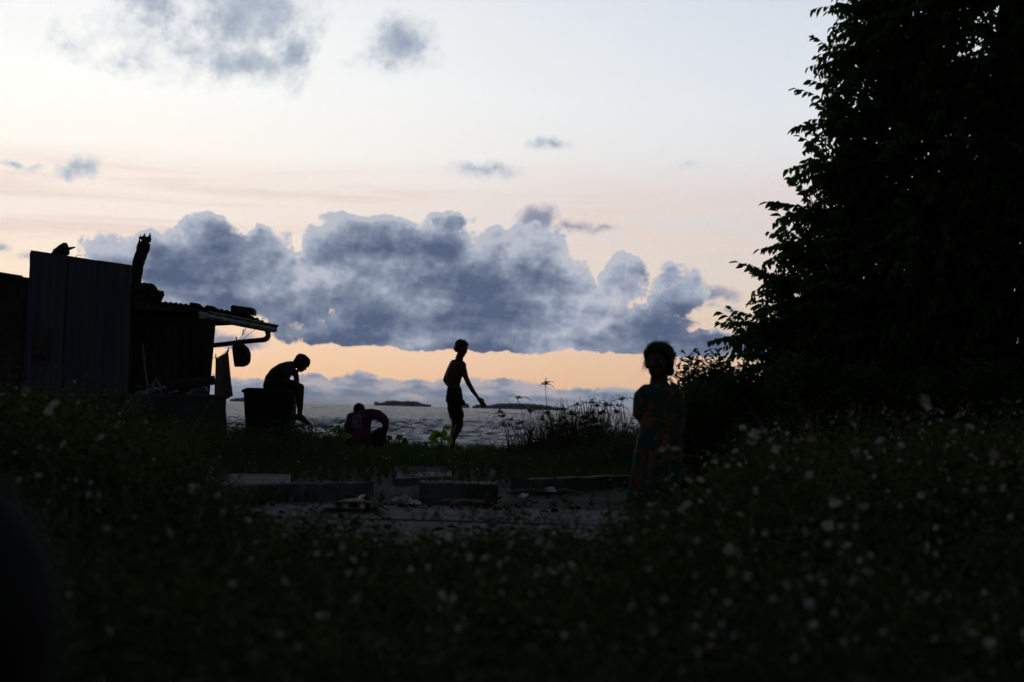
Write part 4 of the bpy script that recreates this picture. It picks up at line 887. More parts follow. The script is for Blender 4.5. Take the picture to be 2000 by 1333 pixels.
def n2(X, Y, s=1.0): return np.sin(X * 2.3 * s + 1.3) * np.sin(Y * 1.9 * s + .4) * .5 + np.sin(X * 5.1 * s + Y * 3.3 * s) * .3 + np.sin(Y * 7.7 * s - X * 4.1 * s + 2) * .2
# near weeds, 2.2 m to 9.5 m from the camera, reaching farther back at both sides
inst = []
N = 21000; Y = rng.uniform(2.0, 15.5, N) ** 1.0; X = rng.uniform(-.36, .36, N) * Y + rng.normal(0, .3, N); px = bearing(X, Y)
back = np.interp(px, [-300, 280, 340, 440, 600, 800, 1250, 1330, 1430, 1500, 2300], [19, 14.5, 10.8, 8.0, 7.3, 7.1, 7.2, 7.8, 9.8, 12.5, 15.5]) + n2(X, Y) * .7
keep = ((Y < back) | ((Y < back + 2.5) & (rng.uniform(0, 1, N) < .09))) & (rng.uniform(0, 1, N) < np.interp(Y, [2, 5, 9, 15], [.9, 1, .75, .6])) & ~((np.abs(X + .28) < .25) & (Y < 1.6))
X, Y, px = X[keep], Y[keep], px[keep]
H = np.minimum(topz(px, Y), capz(Y)) * (1 + .16 * n2(X, Y, 1.4)) * rng.triangular(.45, .85, 1.16, len(X))
I = np.stack([X, Y, np.zeros_like(X) - .01, rng.uniform(0, 6.28, len(X)), np.clip(H / .35, .8, 1.35), (H / .35) / np.clip(H / .35, .8, 1.35), rng.uniform(0, .15, len(X)), rng.uniform(0, 6.28, len(X))], -1)
tag(scatter('undergrowth', weeds, I, M['weed']), 'dense dark flowering weeds filling the foreground', 'weeds', kind='stuff')
# low plants between the floor and the shore, and on the shore edge
N = 9000; Y = rng.uniform(13.4, 31.5, N); X = rng.uniform(-.33, .33, N) * Y; px = bearing(X, Y)
gapk = (Y < 16.2) & (px > 380) & (px < 1420); slab1 = (Y > 14.8) & (Y < 17.2) & (px > 395) & (px < 575); slab2 = (Y > 18.2) & (Y < 21.2) & (px > 765) & (px < 885)
keep = ~((gapk & (rng.uniform(0, 1, N) < .93)) | (slab1 & (rng.uniform(0, 1, N) < .93)) | (slab2 & (rng.uniform(0, 1, N) < .8))) & ~((px < 444) & (Y > 23.9)); X, Y, px = X[keep], Y[keep], px[keep]
shore = np.interp(px, [300, 450, 475, 560, 600, 650, 690, 800, 900, 960, 1000, 1060, 1160, 1230, 1330, 1500, 2300], [.33, .24, .28, .30, .34, .24, .14, .13, .12, .13, .14, .18, .25, .34, .5, .6, .6]) * rng.triangular(.5, .9, 1.45, len(X))
H = np.where(Y > 21, shore, np.where(Y > 17, .13, .10)) * rng.uniform(.6, 1.15, len(X)) * (1 + .2 * n2(X, Y)); H = np.where(px < 430, .4 * rng.uniform(.6, 1.1, len(X)), H); H = np.where(px > 1420, .6 * rng.uniform(.7, 1.1, len(X)), H)
I = np.stack([X, Y, np.where(Y > 30, -(Y - 30) * .6, 0) - .01, rng.uniform(0, 6.28, len(X)), np.clip(H / .30, .45, 1.2), (H / .30) / np.clip(H / .30, .45, 1.2), rng.uniform(0, .2, len(X)), rng.uniform(0, 6.28, len(X))], -1)
tag(scatter('ground_cover', weeds, I, M['weed']), 'low creeping weeds between the concrete floor and the shore', 'weeds', kind='stuff')
N = 7000; Y = rng.uniform(17, 31, N); X = rng.uniform(-.16, .30, N) * Y; px = bearing(X, Y); keep = ((px > 444) | (Y < 23.5)) & ~((Y < 21.5) & (px > 765) & (px < 885)) & ((Y > 21) | (rng.uniform(0, 1, N) < .4)); X, Y, px = X[keep], Y[keep], px[keep]
H = np.interp(px, [400, 470, 500, 650, 900, 1000, 1060, 1160, 1230, 1500], [.3, .36, .28, .25, .15, .17, .22, .30, .42, .5]) * rng.uniform(.5, 1.15, len(X)) * np.where(Y > 21, 1, .5)
I = np.stack([X, Y, np.zeros_like(X) - .01, rng.uniform(0, 6.28, len(X)), H / .2, np.ones_like(X), rng.uniform(0, .25, len(X)), rng.uniform(0, 6.28, len(X))], -1)
tag(scatter('grass', grasses, I, M['grass']), 'rough dark grass along the shore edge', 'grass', kind='stuff')

# ---- white wildflowers, each one a thing: stem with petals and centre
def flower_meshes(seed):
    r = random.Random(seed); d, s, u = frame((r.uniform(-.4, .4), -1 + r.uniform(-.3, .5), r.uniform(.2, 1.6)), 0); V = []; Fs = []; L = []
    pts = [Vector((r.uniform(-.02, .02) * t, r.uniform(-.02, .02) * t, -.22 * (1 - t))) for t in (0, .4, .8)] + [Vector((0, 0, 0))]; stem(V, Fs, pts, .0016)
    for k in range(2): w = r.uniform(0, 6.28); dd, ss, uu = frame((math.cos(w), math.sin(w), .5)); L.append((pts[1 + k], dd, ss, uu, .045, .018))
    n = len(V); v2, f2 = leafset(L); st = (V + v2, Fs + [tuple(i + n for i in q) for q in f2])
    PV = []; PF = []; np_ = r.choice((5, 5, 5, 6))
    for k in range(np_):
        w = 2 * math.pi * k / np_ + r.uniform(-.15, .15); q = (s * math.cos(w) + u * math.sin(w) + d * r.uniform(-.05, .35)).normalized(); t = q.cross(d).normalized(); L_ = r.uniform(.011, .0165); W = L_ * .82; n = len(PV)
        b = d * .002
        PV += [b + q * .002, b + q * L_ * .55 + t * W * .42, b + q * L_ * .95 + t * W * .36, b + q * L_ * 1.02, b + q * L_ * .95 - t * W * .36, b + q * L_ * .55 - t * W * .42]; PF += [(n, n + 1, n + 2, n + 3), (n, n + 3, n + 4, n + 5)]
    V_, F_ = ico(1); CV = [Vector((0, 0, 0)) + (s * p[0] + u * p[1]) * .0046 + d * (.003 + p[2] * .003) for p in V_]
    return st, (PV, PF), (CV, F_.tolist())
fm = []
for k in range(10):
    st, pt, ce = flower_meshes(k + 40); ms = []
    for nm, (V, Fc), mt in (('wildflower', st, 'weed'), ('petals', pt, 'petal' if k % 5 not in (1, 3) else 'petal_old'), ('flower_centre', ce, 'centre')):
        me = bpy.data.meshes.new(nm); me.from_pydata([tuple(p) for p in V], [], [tuple(q) for q in Fc]); me.materials.append(M[mt]); ms.append(me)
    fm.append(ms)
FL = dict(label='small white daisy-like flower with a yellow centre among the dark foreground weeds', cat='flower', group='white wildflowers in the foreground weeds')
def flower(p, k, sc=1.0, rz=0.0, label=None):
    a, b, c = fm[k % len(fm)]; o = bpy.data.objects.new('wildflower', a); C.objects.link(o); o.location = p; o.rotation_euler = (0, 0, rz); o.scale = (sc,) * 3; tag(o, label or FL['label'], FL['cat'], FL['group'])
    for nm, me in (('petals', b), ('flower_centre', c)):
        q = bpy.data.objects.new(nm, me); C.objects.link(q); q.parent = o
r = random.Random(21)
known = [(455, 1215, 4.3, 1.25), (447, 1198, 4.4, .9), (456, 1142, 4.6, .9), (497, 1300, 4.0, .9), (322, 1165, 4.9, .9), (95, 805, 6.2, 1), (52, 765, 6.0, 1), (108, 790, 6, 1.15), (304, 914, 6.6, 1.1), (386, 955, 6.5, 1.15), (800, 1315, 4.0, .8),
    (1805, 783, 6.3, 1.4), (1812, 796, 6.2, 1.0), (1872, 812, 6.3, 1.0), (1893, 836, 6, 1.1), (1475, 850, 6.6, 1.4), (1585, 860, 6.5, 1.2), (1720, 862, 6.6, 1.1), (1668, 887, 6.2, 1.4), (1450, 835, 7, .9), (1514, 880, 6.6, 1), (1938, 890, 5.8, 1.2), (1762, 870, 6.5, .9),
    (1305, 873, 7.0, 1.0), (1318, 878, 7.0, 1.0), (1295, 880, 7.1, .9), (1384, 887, 7, .9), (1633, 985, 5.4, 1.2), (1690, 990, 5.3, 1.2), (1615, 1027, 5.2, 1.1), (1425, 1075, 4.9, 1.1), (1553, 1143, 4.6, 1.1), (1540, 1142, 4.6, 1), (1890, 1225, 4.2, 1.2), (1695, 1118, 4.7, .8), (1460, 1127, 4.8, .9), (1075, 1070, 5.2, 1.1), (950, 1090, 5.2, .9), (940, 1190, 4.6, .9), (745, 1258, 4.3, .9), (650, 1235, 4.4, .9), (706, 1117, 4.9, 1), (1115, 1105, 5, .9)]
KL = {(455, 1215): 'large white flower low in the left half, lower bloom of a close pair', (447, 1198): 'white flower just above the large bloom low in the left half', (497, 1300): 'white flower at the bottom edge in the left half',
    (52, 765): 'white flower against the shack’s metal sheet, highest at the left edge', (304, 914): 'single pale flower left of the pale concrete slab', (386, 955): 'white flower in front of the left end of the long left kerb', (1805, 783): 'brightest and highest white flower at right, against the dark shrubs',
    (1475, 850): 'large white flower standing out right of the girl’s elbow', (1305, 873): 'white flower in front of the girl’s skirt, middle bloom of three', (1318, 878): 'white flower in front of the girl’s skirt, right bloom of three', (1295, 880): 'white flower in front of the girl’s skirt, left bloom of three',
    (1890, 1225): 'white flower near the lower right corner', (800, 1315): 'small white flower touching the bottom edge left of centre', (1872, 812): 'white flower right of the highest bloom against the dark shrubs', (322, 1165): 'pale flower alone in the dark lower left weeds'}
for i, (x, y, d, sc) in enumerate(known): flower(P(x, y, d), i, sc, r.uniform(-.7, .7), KL.get((x, y)))
cnt = 0
while cnt < 235:
    d = 3.4 + 5.4 * r.random() ** .85; x = r.uniform(-20, 2020)
    if r.random() > np.interp(x, [0, 300, 700, 1000, 1300, 2000], [.55, .35, .35, .6, 1, .9]) or math.sin(x * .013 + 1) * math.sin(d * 2.1 + x * .004) < r.uniform(-1.1, .5): continue
    if d > np.interp(x, [0, 400, 600, 1250, 1400, 2000], [8.6, 7.6, 6.8, 6.8, 8.6, 8.6]): continue
    z = min(float(topz(x, d)), float(capz(d))) * r.uniform(.88, 1.2); X = (x - 1000) / F * d; p = Vector((X, d, z))
    flower(p, cnt * 7 + 3, float(np.interp(d, [3.4, 6], [.68, 1])) * r.choice((.5, .65, .8, 1.0)) * r.uniform(.85, 1.1), r.uniform(-1.9, 1.9)); cnt += 1
# the many spent seed heads and distant specks nobody could count
inst = []; ballV, ballF = ico(1); 
bV = [tuple(np.array(p) * .0055) for p in ballV]
I = []
for i in range(1100):
    d = r.uniform(3.3, 14); x = r.uniform(-40, 2040)
    if d > 9 and 420 < x < 1400: continue
    z = min(float(topz(x, d)), float(capz(d))) * r.uniform(.8, 1.25); I.append(Vector(((x - 1000) / F * d, d, z)))
V = np.concatenate([np.array(bV) * r.uniform(.6, 1.3) + np.array(p) for p in I]); Fc = np.concatenate([ballF + i * len(bV) for i in range(len(I))])
tag(npmesh('seed_heads', V, Fc, M['spent']), 'dry round seed heads scattered over the weeds', 'seed heads', kind='stuff')
PV = []; PF = []
for i in range(170):
    d = r.uniform(15.5, 25); x = r.uniform(300, 1400) if r.random() < .6 else r.uniform(-20, 450)
    if x < 440 and d > 23.5: continue
    z = r.uniform(.08, .16) if 420 < x < 1400 else .35 * r.uniform(.7, 1.1); c = Vector(((x - 1000) / F * d, d, z)); s = r.uniform(.004, .008); n = len(PV)
    for k in range(5): w = 1.257 * k; PV += [c, c + Vector((math.cos(w - .45), -.2, math.sin(w - .45))) * s, c + Vector((math.cos(w), -.2, math.sin(w))) * s * 1.25, c + Vector((math.cos(w + .45), -.2, math.sin(w + .45))) * s]; PF.append((n + 4 * k, n + 4 * k + 1, n + 4 * k + 2, n + 4 * k + 3))
for i in range(620):
    d = 3.6 + 8.6 * r.random() ** 1.1; x = r.uniform(-40, 2040)
    if r.random() > np.interp(x, [0, 400, 1000, 1300, 2000], [.5, .35, .6, 1, 1]) or (d > np.interp(x, [0, 330, 440, 600, 1250, 1430, 1600], [14, 10.5, 8, 7.6, 7.6, 9.6, 13])): continue
    c = Vector(((x - 1000) / F * d, d, min(float(topz(x, d)), float(capz(d))) * r.uniform(.8, 1.2))); s = r.uniform(.003, .0068); n = len(PV); nr = Vector((r.uniform(-.8, .8), -1, r.uniform(-.4, .9))).normalized(); e1 = nr.cross(Vector((0, 0, 1))).normalized(); e2 = nr.cross(e1)
    for k in range(5):
        w = 1.257 * k; q = lambda z: c + (e1 * math.cos(z) + e2 * math.sin(z)) * s - nr * s * .3
        PV += [c, q(w - .5), c + (e1 * math.cos(w) + e2 * math.sin(w)) * s * 1.3 - nr * s * .4, q(w + .5)]; PF.append((n + 4 * k, n + 4 * k + 1, n + 4 * k + 2, n + 4 * k + 3))
tag(npmesh('far_blossoms', np.array([tuple(p) for p in PV]), np.array(PF), M['petal']), 'specks of tiny white blossom scattered over the weeds', 'blossoms', kind='stuff')

m_ = MB()
for i in range(700):
    d = r.uniform(3.6, 9); x = r.uniform(-60, 2060)
    if d > np.interp(x, [0, 330, 440, 600, 1250, 1430, 1600], [9, 9, 8, 7.2, 7.2, 9, 9]): continue
    h = min(float(topz(x, d)), float(capz(d))) * r.uniform(.85, 1.3); b = Vector(((x - 1000) / F * d, d, 0)); l = r.gauss(0, .12); m_.tube([b, b + Vector((l * .3, 0, h * .5)), b + Vector((l, r.gauss(0, .05), h))], [.0022, .0018, .001], 4, cap=False)
tag(m_.build('dry_stems', M['spent']), 'thin dry stems standing through the foreground weeds', 'stems', kind='stuff')
# ---- sedges on the shore, each with a stalk and a spray at its top
def sedge(x, y0, d, h, lean, curl, seed, label, group=None):
    rr = random.Random(seed); base = Vector((P(x, 850, d).x, d, -.02)); tipx = lean
    def at(t): return base + Vector((tipx * t * t, rr.uniform(-.003, .003) if 0 < t < 1 else 0, h * (t - curl * t * t * t)))
    pts = [at(t / 7) for t in range(8)]; m_ = MB(); m_.tube(pts, [.0048 - .0003 * i for i in range(8)], 5); root = m_.build('sedge', M['sedge']); tag(root, label, 'sedge', group)
    m_ = MB(); top = pts[-1]
    for i in range(rr.randint(4, 7)):      # drooping bracts
        a = rr.uniform(0, 6.28); l = rr.uniform(.08, .22); e = rr.uniform(-.2, .9); d0 = Vector((math.cos(a) * math.cos(e), math.sin(a) * math.cos(e) * .6, math.sin(e))); m_.tube([top, top + d0 * l * .5, top + d0 * l * .85 - Vector((0, 0, l * .2)), top + d0 * l - Vector((0, 0, l * .45))], [.0036, .0034, .0026, .0012], 4)
    for i in range(rr.randint(7, 12)):      # spikelets
        a = rr.uniform(0, 6.28); l = rr.uniform(.012, .045); e = rr.uniform(0, 1.4); q = top + Vector((math.cos(a) * math.cos(e), math.sin(a) * math.cos(e) * .6, math.sin(e))) * l; m_.tube([top, q], .0022, 4)
        for j in range(4): b = Vector((rr.uniform(-1, 1), rr.uniform(-1, 1), rr.uniform(-.4, 1))).normalized(); m_.tube([q, q + b * .009, q + b * .018], [.002, .0044, .0015], 4)
    m_.build('flower_head', M['sedge'], root); return root
sedge(1071, 0, 24.6, 1.06, -.06, .08, 1, 'tallest thin sedge with a drooping spray at its tip, standing above the clump')
sedge(1030, 0, 24.4, .90, -.13, .12, 2, 'sedge curving left at the left side of the clump, second tallest')
rr = random.Random(31)
for i in range(54):
    x = rr.uniform(985, 1238) if i > 20 else rr.uniform(1100, 1235); env = np.interp(x, [985, 1012, 1050, 1110, 1150, 1200, 1238], [.66, .90, .82, .90, .95, .93, .90]); sedge(x, 0, rr.uniform(23.6, 25.6), float(env) * rr.uniform(.5, 1.0), max(-.12 if x < 1060 else -.4, rr.gauss(0.02, .18)), rr.uniform(.05, .35), 100 + i,
        'thin dark sedge stalk with a bristly head in the clump beside the girl', 'sedges in the shore clump')
# arching blades and thin side stems filling the clump: nobody could count them
m_ = MB()
for i in range(900):
    x = rr.triangular(975, 1245, 1140); d = rr.uniform(23.4, 26); h = 1.2 * float(np.interp(x, [975, 1060, 1160, 1245], [.34, .60, .72, .70])) * rr.triangular(.25, 1.1, .45); a = rr.choice((0, math.pi)) + rr.gauss(0, .6); l = rr.uniform(.03, .30); b = Vector((P(x, 850, d).x, d, 0)); dr = Vector((math.cos(a), math.sin(a) * .6, 0))
    m_.tube([b, b + dr * l * .25 + Vector((0, 0, h * .55)), b + dr * l * .6 + Vector((0, 0, h * .92)), b + dr * l + Vector((0, 0, h * (1 - .25 * l / .3)))], [.0038, .0036, .0026, .0010], 4)
tag(m_.build('sedge_blades', M['sedge']), 'tangle of thin blades at the foot of the sedge clump', 'sedge', kind='stuff')

# ---- broad-leaved plants
def broad(name, stems, d, label, m='broad', group=None):
    root = empty(name, Vector((P(stems[0][0][0], 860, d).x, d, 0)), label, 'plant', group); m_ = MB(); lv = []; r = random.Random(len(label))
    for pts in stems:
        q = [P(x, y, d) for x, y in pts[:-1]]; base = Vector((q[0].x, d, 0)); m_.tube([base] + q, .006, 5); tip = q[-1]; (lx, ly, L, W, an) = pts[-1]
        dd = Vector((math.cos(an), r.uniform(-.25, .25), math.sin(an))).normalized(); s = Vector((-math.sin(an) * .8, .6, math.cos(an) * .8)).normalized(); V = []; n = 9
        for i in range(n + 1):
            t = i / n; w = W * (math.sin(math.pi * min(1, t * 1.02) ** .75) ** .8) * .5; c = tip + dd * L * t - Vector((0, 0, L * .22 * t * t)); V += [c - s * w + Vector((0, -.01, .01)), c, c + s * w + Vector((0, -.01, .01))]
        lv.append((V, [(3 * i + k, 3 * i + k + 1, 3 * i + k + 4, 3 * i + k + 3) for i in range(n) for k in (0, 1)]))
    m_.build('stems', M['weed'], root)
    for V, Fc in lv: mesh('leaf', V, Fc, M[m], root, True)
broad('broad_leaf_plant', [[(862, 868), (860, 846), (0, 0, .17, .12, math.radians(205))], [(862, 868), (866, 842), (0, 0, .12, .11, math.radians(-80))], [(862, 868), (866, 838), (0, 0, .12, .07, math.radians(15))], [(860, 870), (855, 862), (0, 0, .12, .1, math.radians(190))], [(864, 868), (873, 856), (0, 0, .10, .09, math.radians(-40))], [(858, 870), (850, 858), (0, 0, .12, .10, math.radians(60))]], 25.3, 'broad-leaved plant with lit yellow-green leaves at the walking boy’s feet')
broad('broad_leaf_plant', [[(664, 860), (660, 832), (0, 0, .13, .05, math.radians(-120))], [(664, 860), (662, 830), (0, 0, .10, .04, math.radians(35))], [(662, 862), (655, 840), (0, 0, .10, .05, math.radians(200))], [(668, 862), (666, 842), (0, 0, .14, .09, math.radians(-60))], [(662, 862), (664, 850), (0, 0, .12, .10, math.radians(60))], [(668, 864), (672, 855), (0, 0, .12, .10, math.radians(20))]], 25.2, 'narrow drooping-leaved plant just left of the crouching person', 'broad')
broad('broad_leaf_plant', [[(770, 872), (764, 862), (0, 0, .10, .09, math.radians(120))], [(772, 872), (774, 860), (0, 0, .11, .10, math.radians(40))], [(776, 872), (784, 864), (0, 0, .10, .09, math.radians(10))], [(768, 872), (762, 866), (0, 0, .09, .08, math.radians(190))], [(780, 873), (788, 866), (0, 0, .09, .08, math.radians(70))]], 25.4, 'low round-leaved plant between the crouching person and the walking boy', 'weed')

m_ = MB()
for i in range(190):
    d = r.uniform(7.0, 14.6) if i % 3 else r.uniform(12.3, 13.8); x = r.uniform(330, 1450); p = Vector(((x - 1000) / F * d, d, .004)); a = r.uniform(0, 3.14); l = r.uniform(.008, .04); w = r.uniform(.006, .02); e = Vector((math.cos(a), math.sin(a), 0)); g = Vector((-e.y, e.x, 0))
    m_.prism([p - e * l - g * w, p + e * l * .8 - g * w * .7, p + e * l + g * w, p - e * l * .5 + g * w * 1.1 + Vector((0, 0, r.uniform(0, .02)))], (0, 0, r.uniform(.004, .018)))
tag(m_.build('debris', M['log']), 'chips, leaves and crumbs of dirt lying over the concrete floor', 'debris', kind='stuff')
N = 650; Y = rng.uniform(8.0, 13.6, N); X = rng.uniform(-.17, .11, N) * Y; cl = np.sin(X * 3.1 + 2) * np.sin(Y * 2.3) + np.where(Y > 12.6, .5, 0); k_ = cl > .15; X, Y = X[k_], Y[k_]; H = rng.uniform(.03, .11, len(X))
I = np.stack([X, Y, np.zeros_like(X) - .01, rng.uniform(0, 6.28, len(X)), H / .35 * 1.6, np.full_like(X, .7), rng.uniform(0, .2, len(X)), rng.uniform(0, 6.28, len(X))], -1)
tag(scatter('floor_weeds', weeds, I, M['weed']), 'small weeds sprouting from cracks in the concrete floor', 'weeds', kind='stuff')
# ---- litter on the floor
def gp(x, y, z=0.004): return G(x, y, z)
mb = MB(); nx = 16; vs = []
A_, B_ = gp(612, 996), gp(756, 997); A2, B2 = gp(640, 985), gp(735, 986)
for j in range(4):
    for i in range(nx + 1):
        t = i / nx; p = A_.lerp(B_, t).lerp(A2.lerp(B2, t), j / 3); p.z = .012 + .05 * math.sin(math.pi * t) ** .8 * (1 - .15 * j) + .006 * math.sin(9 * t + j); vs.append(p)
mb.add(vs, [(j * (nx + 1) + i, j * (nx + 1) + i + 1, (j + 1) * (nx + 1) + i + 1, (j + 1) * (nx + 1) + i) for j in range(3) for i in range(nx)]); o = mb.build('cardboard_sheet', M['card'], smooth=True); s_ = o.modifiers.new('s', 'SOLIDIFY'); s_.thickness = .006
tag(o, 'pale warped sheet of cardboard lying on the concrete floor', 'cardboard')
cu = empty('paper_cup', gp(712, 987), 'white paper cup lying on its side behind the cardboard sheet', 'cup'); c = gp(712, 987) + Vector((0, 0, .036)); m_ = MB()
ax = Vector((.5, -.85, 0)).normalized(); sx = Vector((ax.y, -ax.x, 0)); vs = []; N_ = 24
for (t, r_) in ((.05, .036), (-.05, .026), (-.048, .0245), (.05, .0345)): vs += [c + ax * t + (sx * math.cos(2 * math.pi * i / N_) + Vector((0, 0, 1)) * math.sin(2 * math.pi * i / N_)) * r_ for i in range(N_)]
m_.add(vs, [(k * N_ + i, k * N_ + (i + 1) % N_, ((k + 1) % 4) * N_ + (i + 1) % N_, ((k + 1) % 4) * N_ + i) for k in range(4) for i in range(N_)]); m_.build('cup', M['paper'], cu, True)
m_ = MB(); m_.add(vs[N_:2 * N_], [tuple(range(N_))]); m_.build('base', M['paper'], cu)
def crumple(name, x0, x1, y0, y1, h, m, label, cat, seed):
    r = random.Random(seed); nx, ny = 14, 6; vs = []; a, b, c_, d_ = gp(x0, y1), gp(x1, y1), gp(x1 - 3, y0), gp(x0 + 3, y0)
    for j in range(ny + 1):
        for i in range(nx + 1):
            u, v = i / nx, j / ny; p = a.lerp(b, u).lerp(d_.lerp(c_, u), v); e = min(u, 1 - u, v, 1 - v) * 4; p.z = .01 + h * min(1, e) * r.uniform(.35, 1); p.x += r.uniform(-.01, .01); p.y += r.uniform(-.01, .01); vs.append(p)
    o = mesh(name, vs, [(j * (nx + 1) + i, j * (nx + 1) + i + 1, (j + 1) * (nx + 1) + i + 1, (j + 1) * (nx + 1) + i) for j in range(ny) for i in range(nx)], M[m]); s_ = o.modifiers.new('s', 'SOLIDIFY'); s_.thickness = .003; return tag(o, label, cat)
crumple('wrapper', 764, 806, 974, 983, .035, 'pink', 'crumpled red and pink wrapper against the foot of the kerb, right of the paper cup', 'wrapper', 1)
crumple('paper_scrap', 790, 822, 981, 986, .02, 'paper', 'flat white scrap lying in front of the red wrapper', 'paper', 2)
crumple('plastic_bag', 1408, 1454, 930, 939, .06, 'blue', 'crumpled blue and white plastic bag on the ground right of the girl', 'plastic bag', 3)
crumple('paper_scrap', 1060, 1088, 957, 962, .03, 'paper', 'white scrap lying under the right kerb, left of the girl', 'paper', 4)
crumple('paper_scrap', 1014, 1034, 968, 973, .02, 'paper', 'small white scrap near the right end of the broken block', 'paper', 5)
crumple('paper_scrap', 440, 496, 1001, 1006, .02, 'card', 'flat pale scrap on the left part of the concrete floor', 'paper', 6)
r = random.Random(5)
for i, (x0, y0, x1, y1) in enumerate(((862, 978, 965, 984), (880, 984, 950, 977), (990, 962, 1100, 958), (1085, 958, 1140, 963), (965, 990, 1010, 988))):
    m_ = MB(); a, b = gp(x0, y0, .014), gp(x1, y1, .014); m_.tube([a, a.lerp(b, .4) + Vector((0, 0, .012)), a.lerp(b, .7) + Vector((0, 0, .004)), b], [.010, .009, .008, .004], 6)
    tag(m_.build('stick', M['wood']), ('long pale stick at the back edge of the floor, right of the red wrapper', 'short stick crossing the long pale stick', 'long thin stick in front of the right kerb', 'stick ending just left of the girl’s dress', 'shortest stick, lying alone out on the concrete floor')[i], 'stick')
m_ = MB(); m_.tube([gp(990, 896, .05), gp(1025, 896, .055), gp(1060, 894, .05)], .015, 6); tag(m_.build('stick', M['wood']), 'pale driftwood stick in the shore grass below the sedge clump', 'stick')

# ---------------------------------------------------------------- the big tree and the shrubs at the right
def twig_temp(seed):
    r = random.Random(seed); V = []; Fs = []; L = []; d0 = Vector((1, 0, -.15)); pts = [Vector((t * .36, .03 * math.sin(t * 3 + seed), -.10 * t * t)) for t in (0, .35, .7, 1)]
    n0 = len(V)
    stem(V, Fs, pts, .004)
    for j in range(15):
        t = .12 + .88 * j / 14; p = Vector((t * .36, .03 * math.sin(t * 3 + seed), -.10 * t * t)); w = j * 2.4 + r.uniform(-.5, .5); dr = Vector((.32 + r.uniform(-.3, .3), math.cos(w) * .8, math.sin(w) * .55 - .95))
        d, s, u = frame(dr, r.uniform(-.8, .8)); L.append((p, d, s, u, r.uniform(.055, .088), r.uniform(.028, .042)))
    n = len(V); v2, f2 = leafset(L, .18); return V + v2, Fs + [tuple(i + n for i in q) for q in f2]
def rot_scatter(name, temps, pos, dirs, sc, m, parent):
    ids = rng.integers(0, len(temps), len(pos)); Vs = []; Fs = []; n = 0
    for t, (V, Fc) in enumerate(temps):
        k = ids == t; p = pos[k]; d = dirs[k]; V = np.array(V, float); Fc = np.array(Fc)
        d = d / np.linalg.norm(d, axis=1, keepdims=True); up = np.tile([0, 0, 1.0], (len(d), 1)); s = np.cross(up, d); s /= np.maximum(np.linalg.norm(s, axis=1, keepdims=True), 1e-3); u = np.cross(d, s)
        W = (V[None, :, 0:1] * d[:, None] + V[None, :, 1:2] * s[:, None] + V[None, :, 2:3] * u[:, None]) * sc[k][:, None, None] + p[:, None]
        Vs.append(W.reshape(-1, 3)); Fs.append((Fc[None] + (np.arange(len(p)) * len(V))[:, None, None] + n).reshape(-1, 4)); n += W.shape[0] * W.shape[1]
    return npmesh(name, np.concatenate(Vs), np.concatenate(Fs), m, parent)
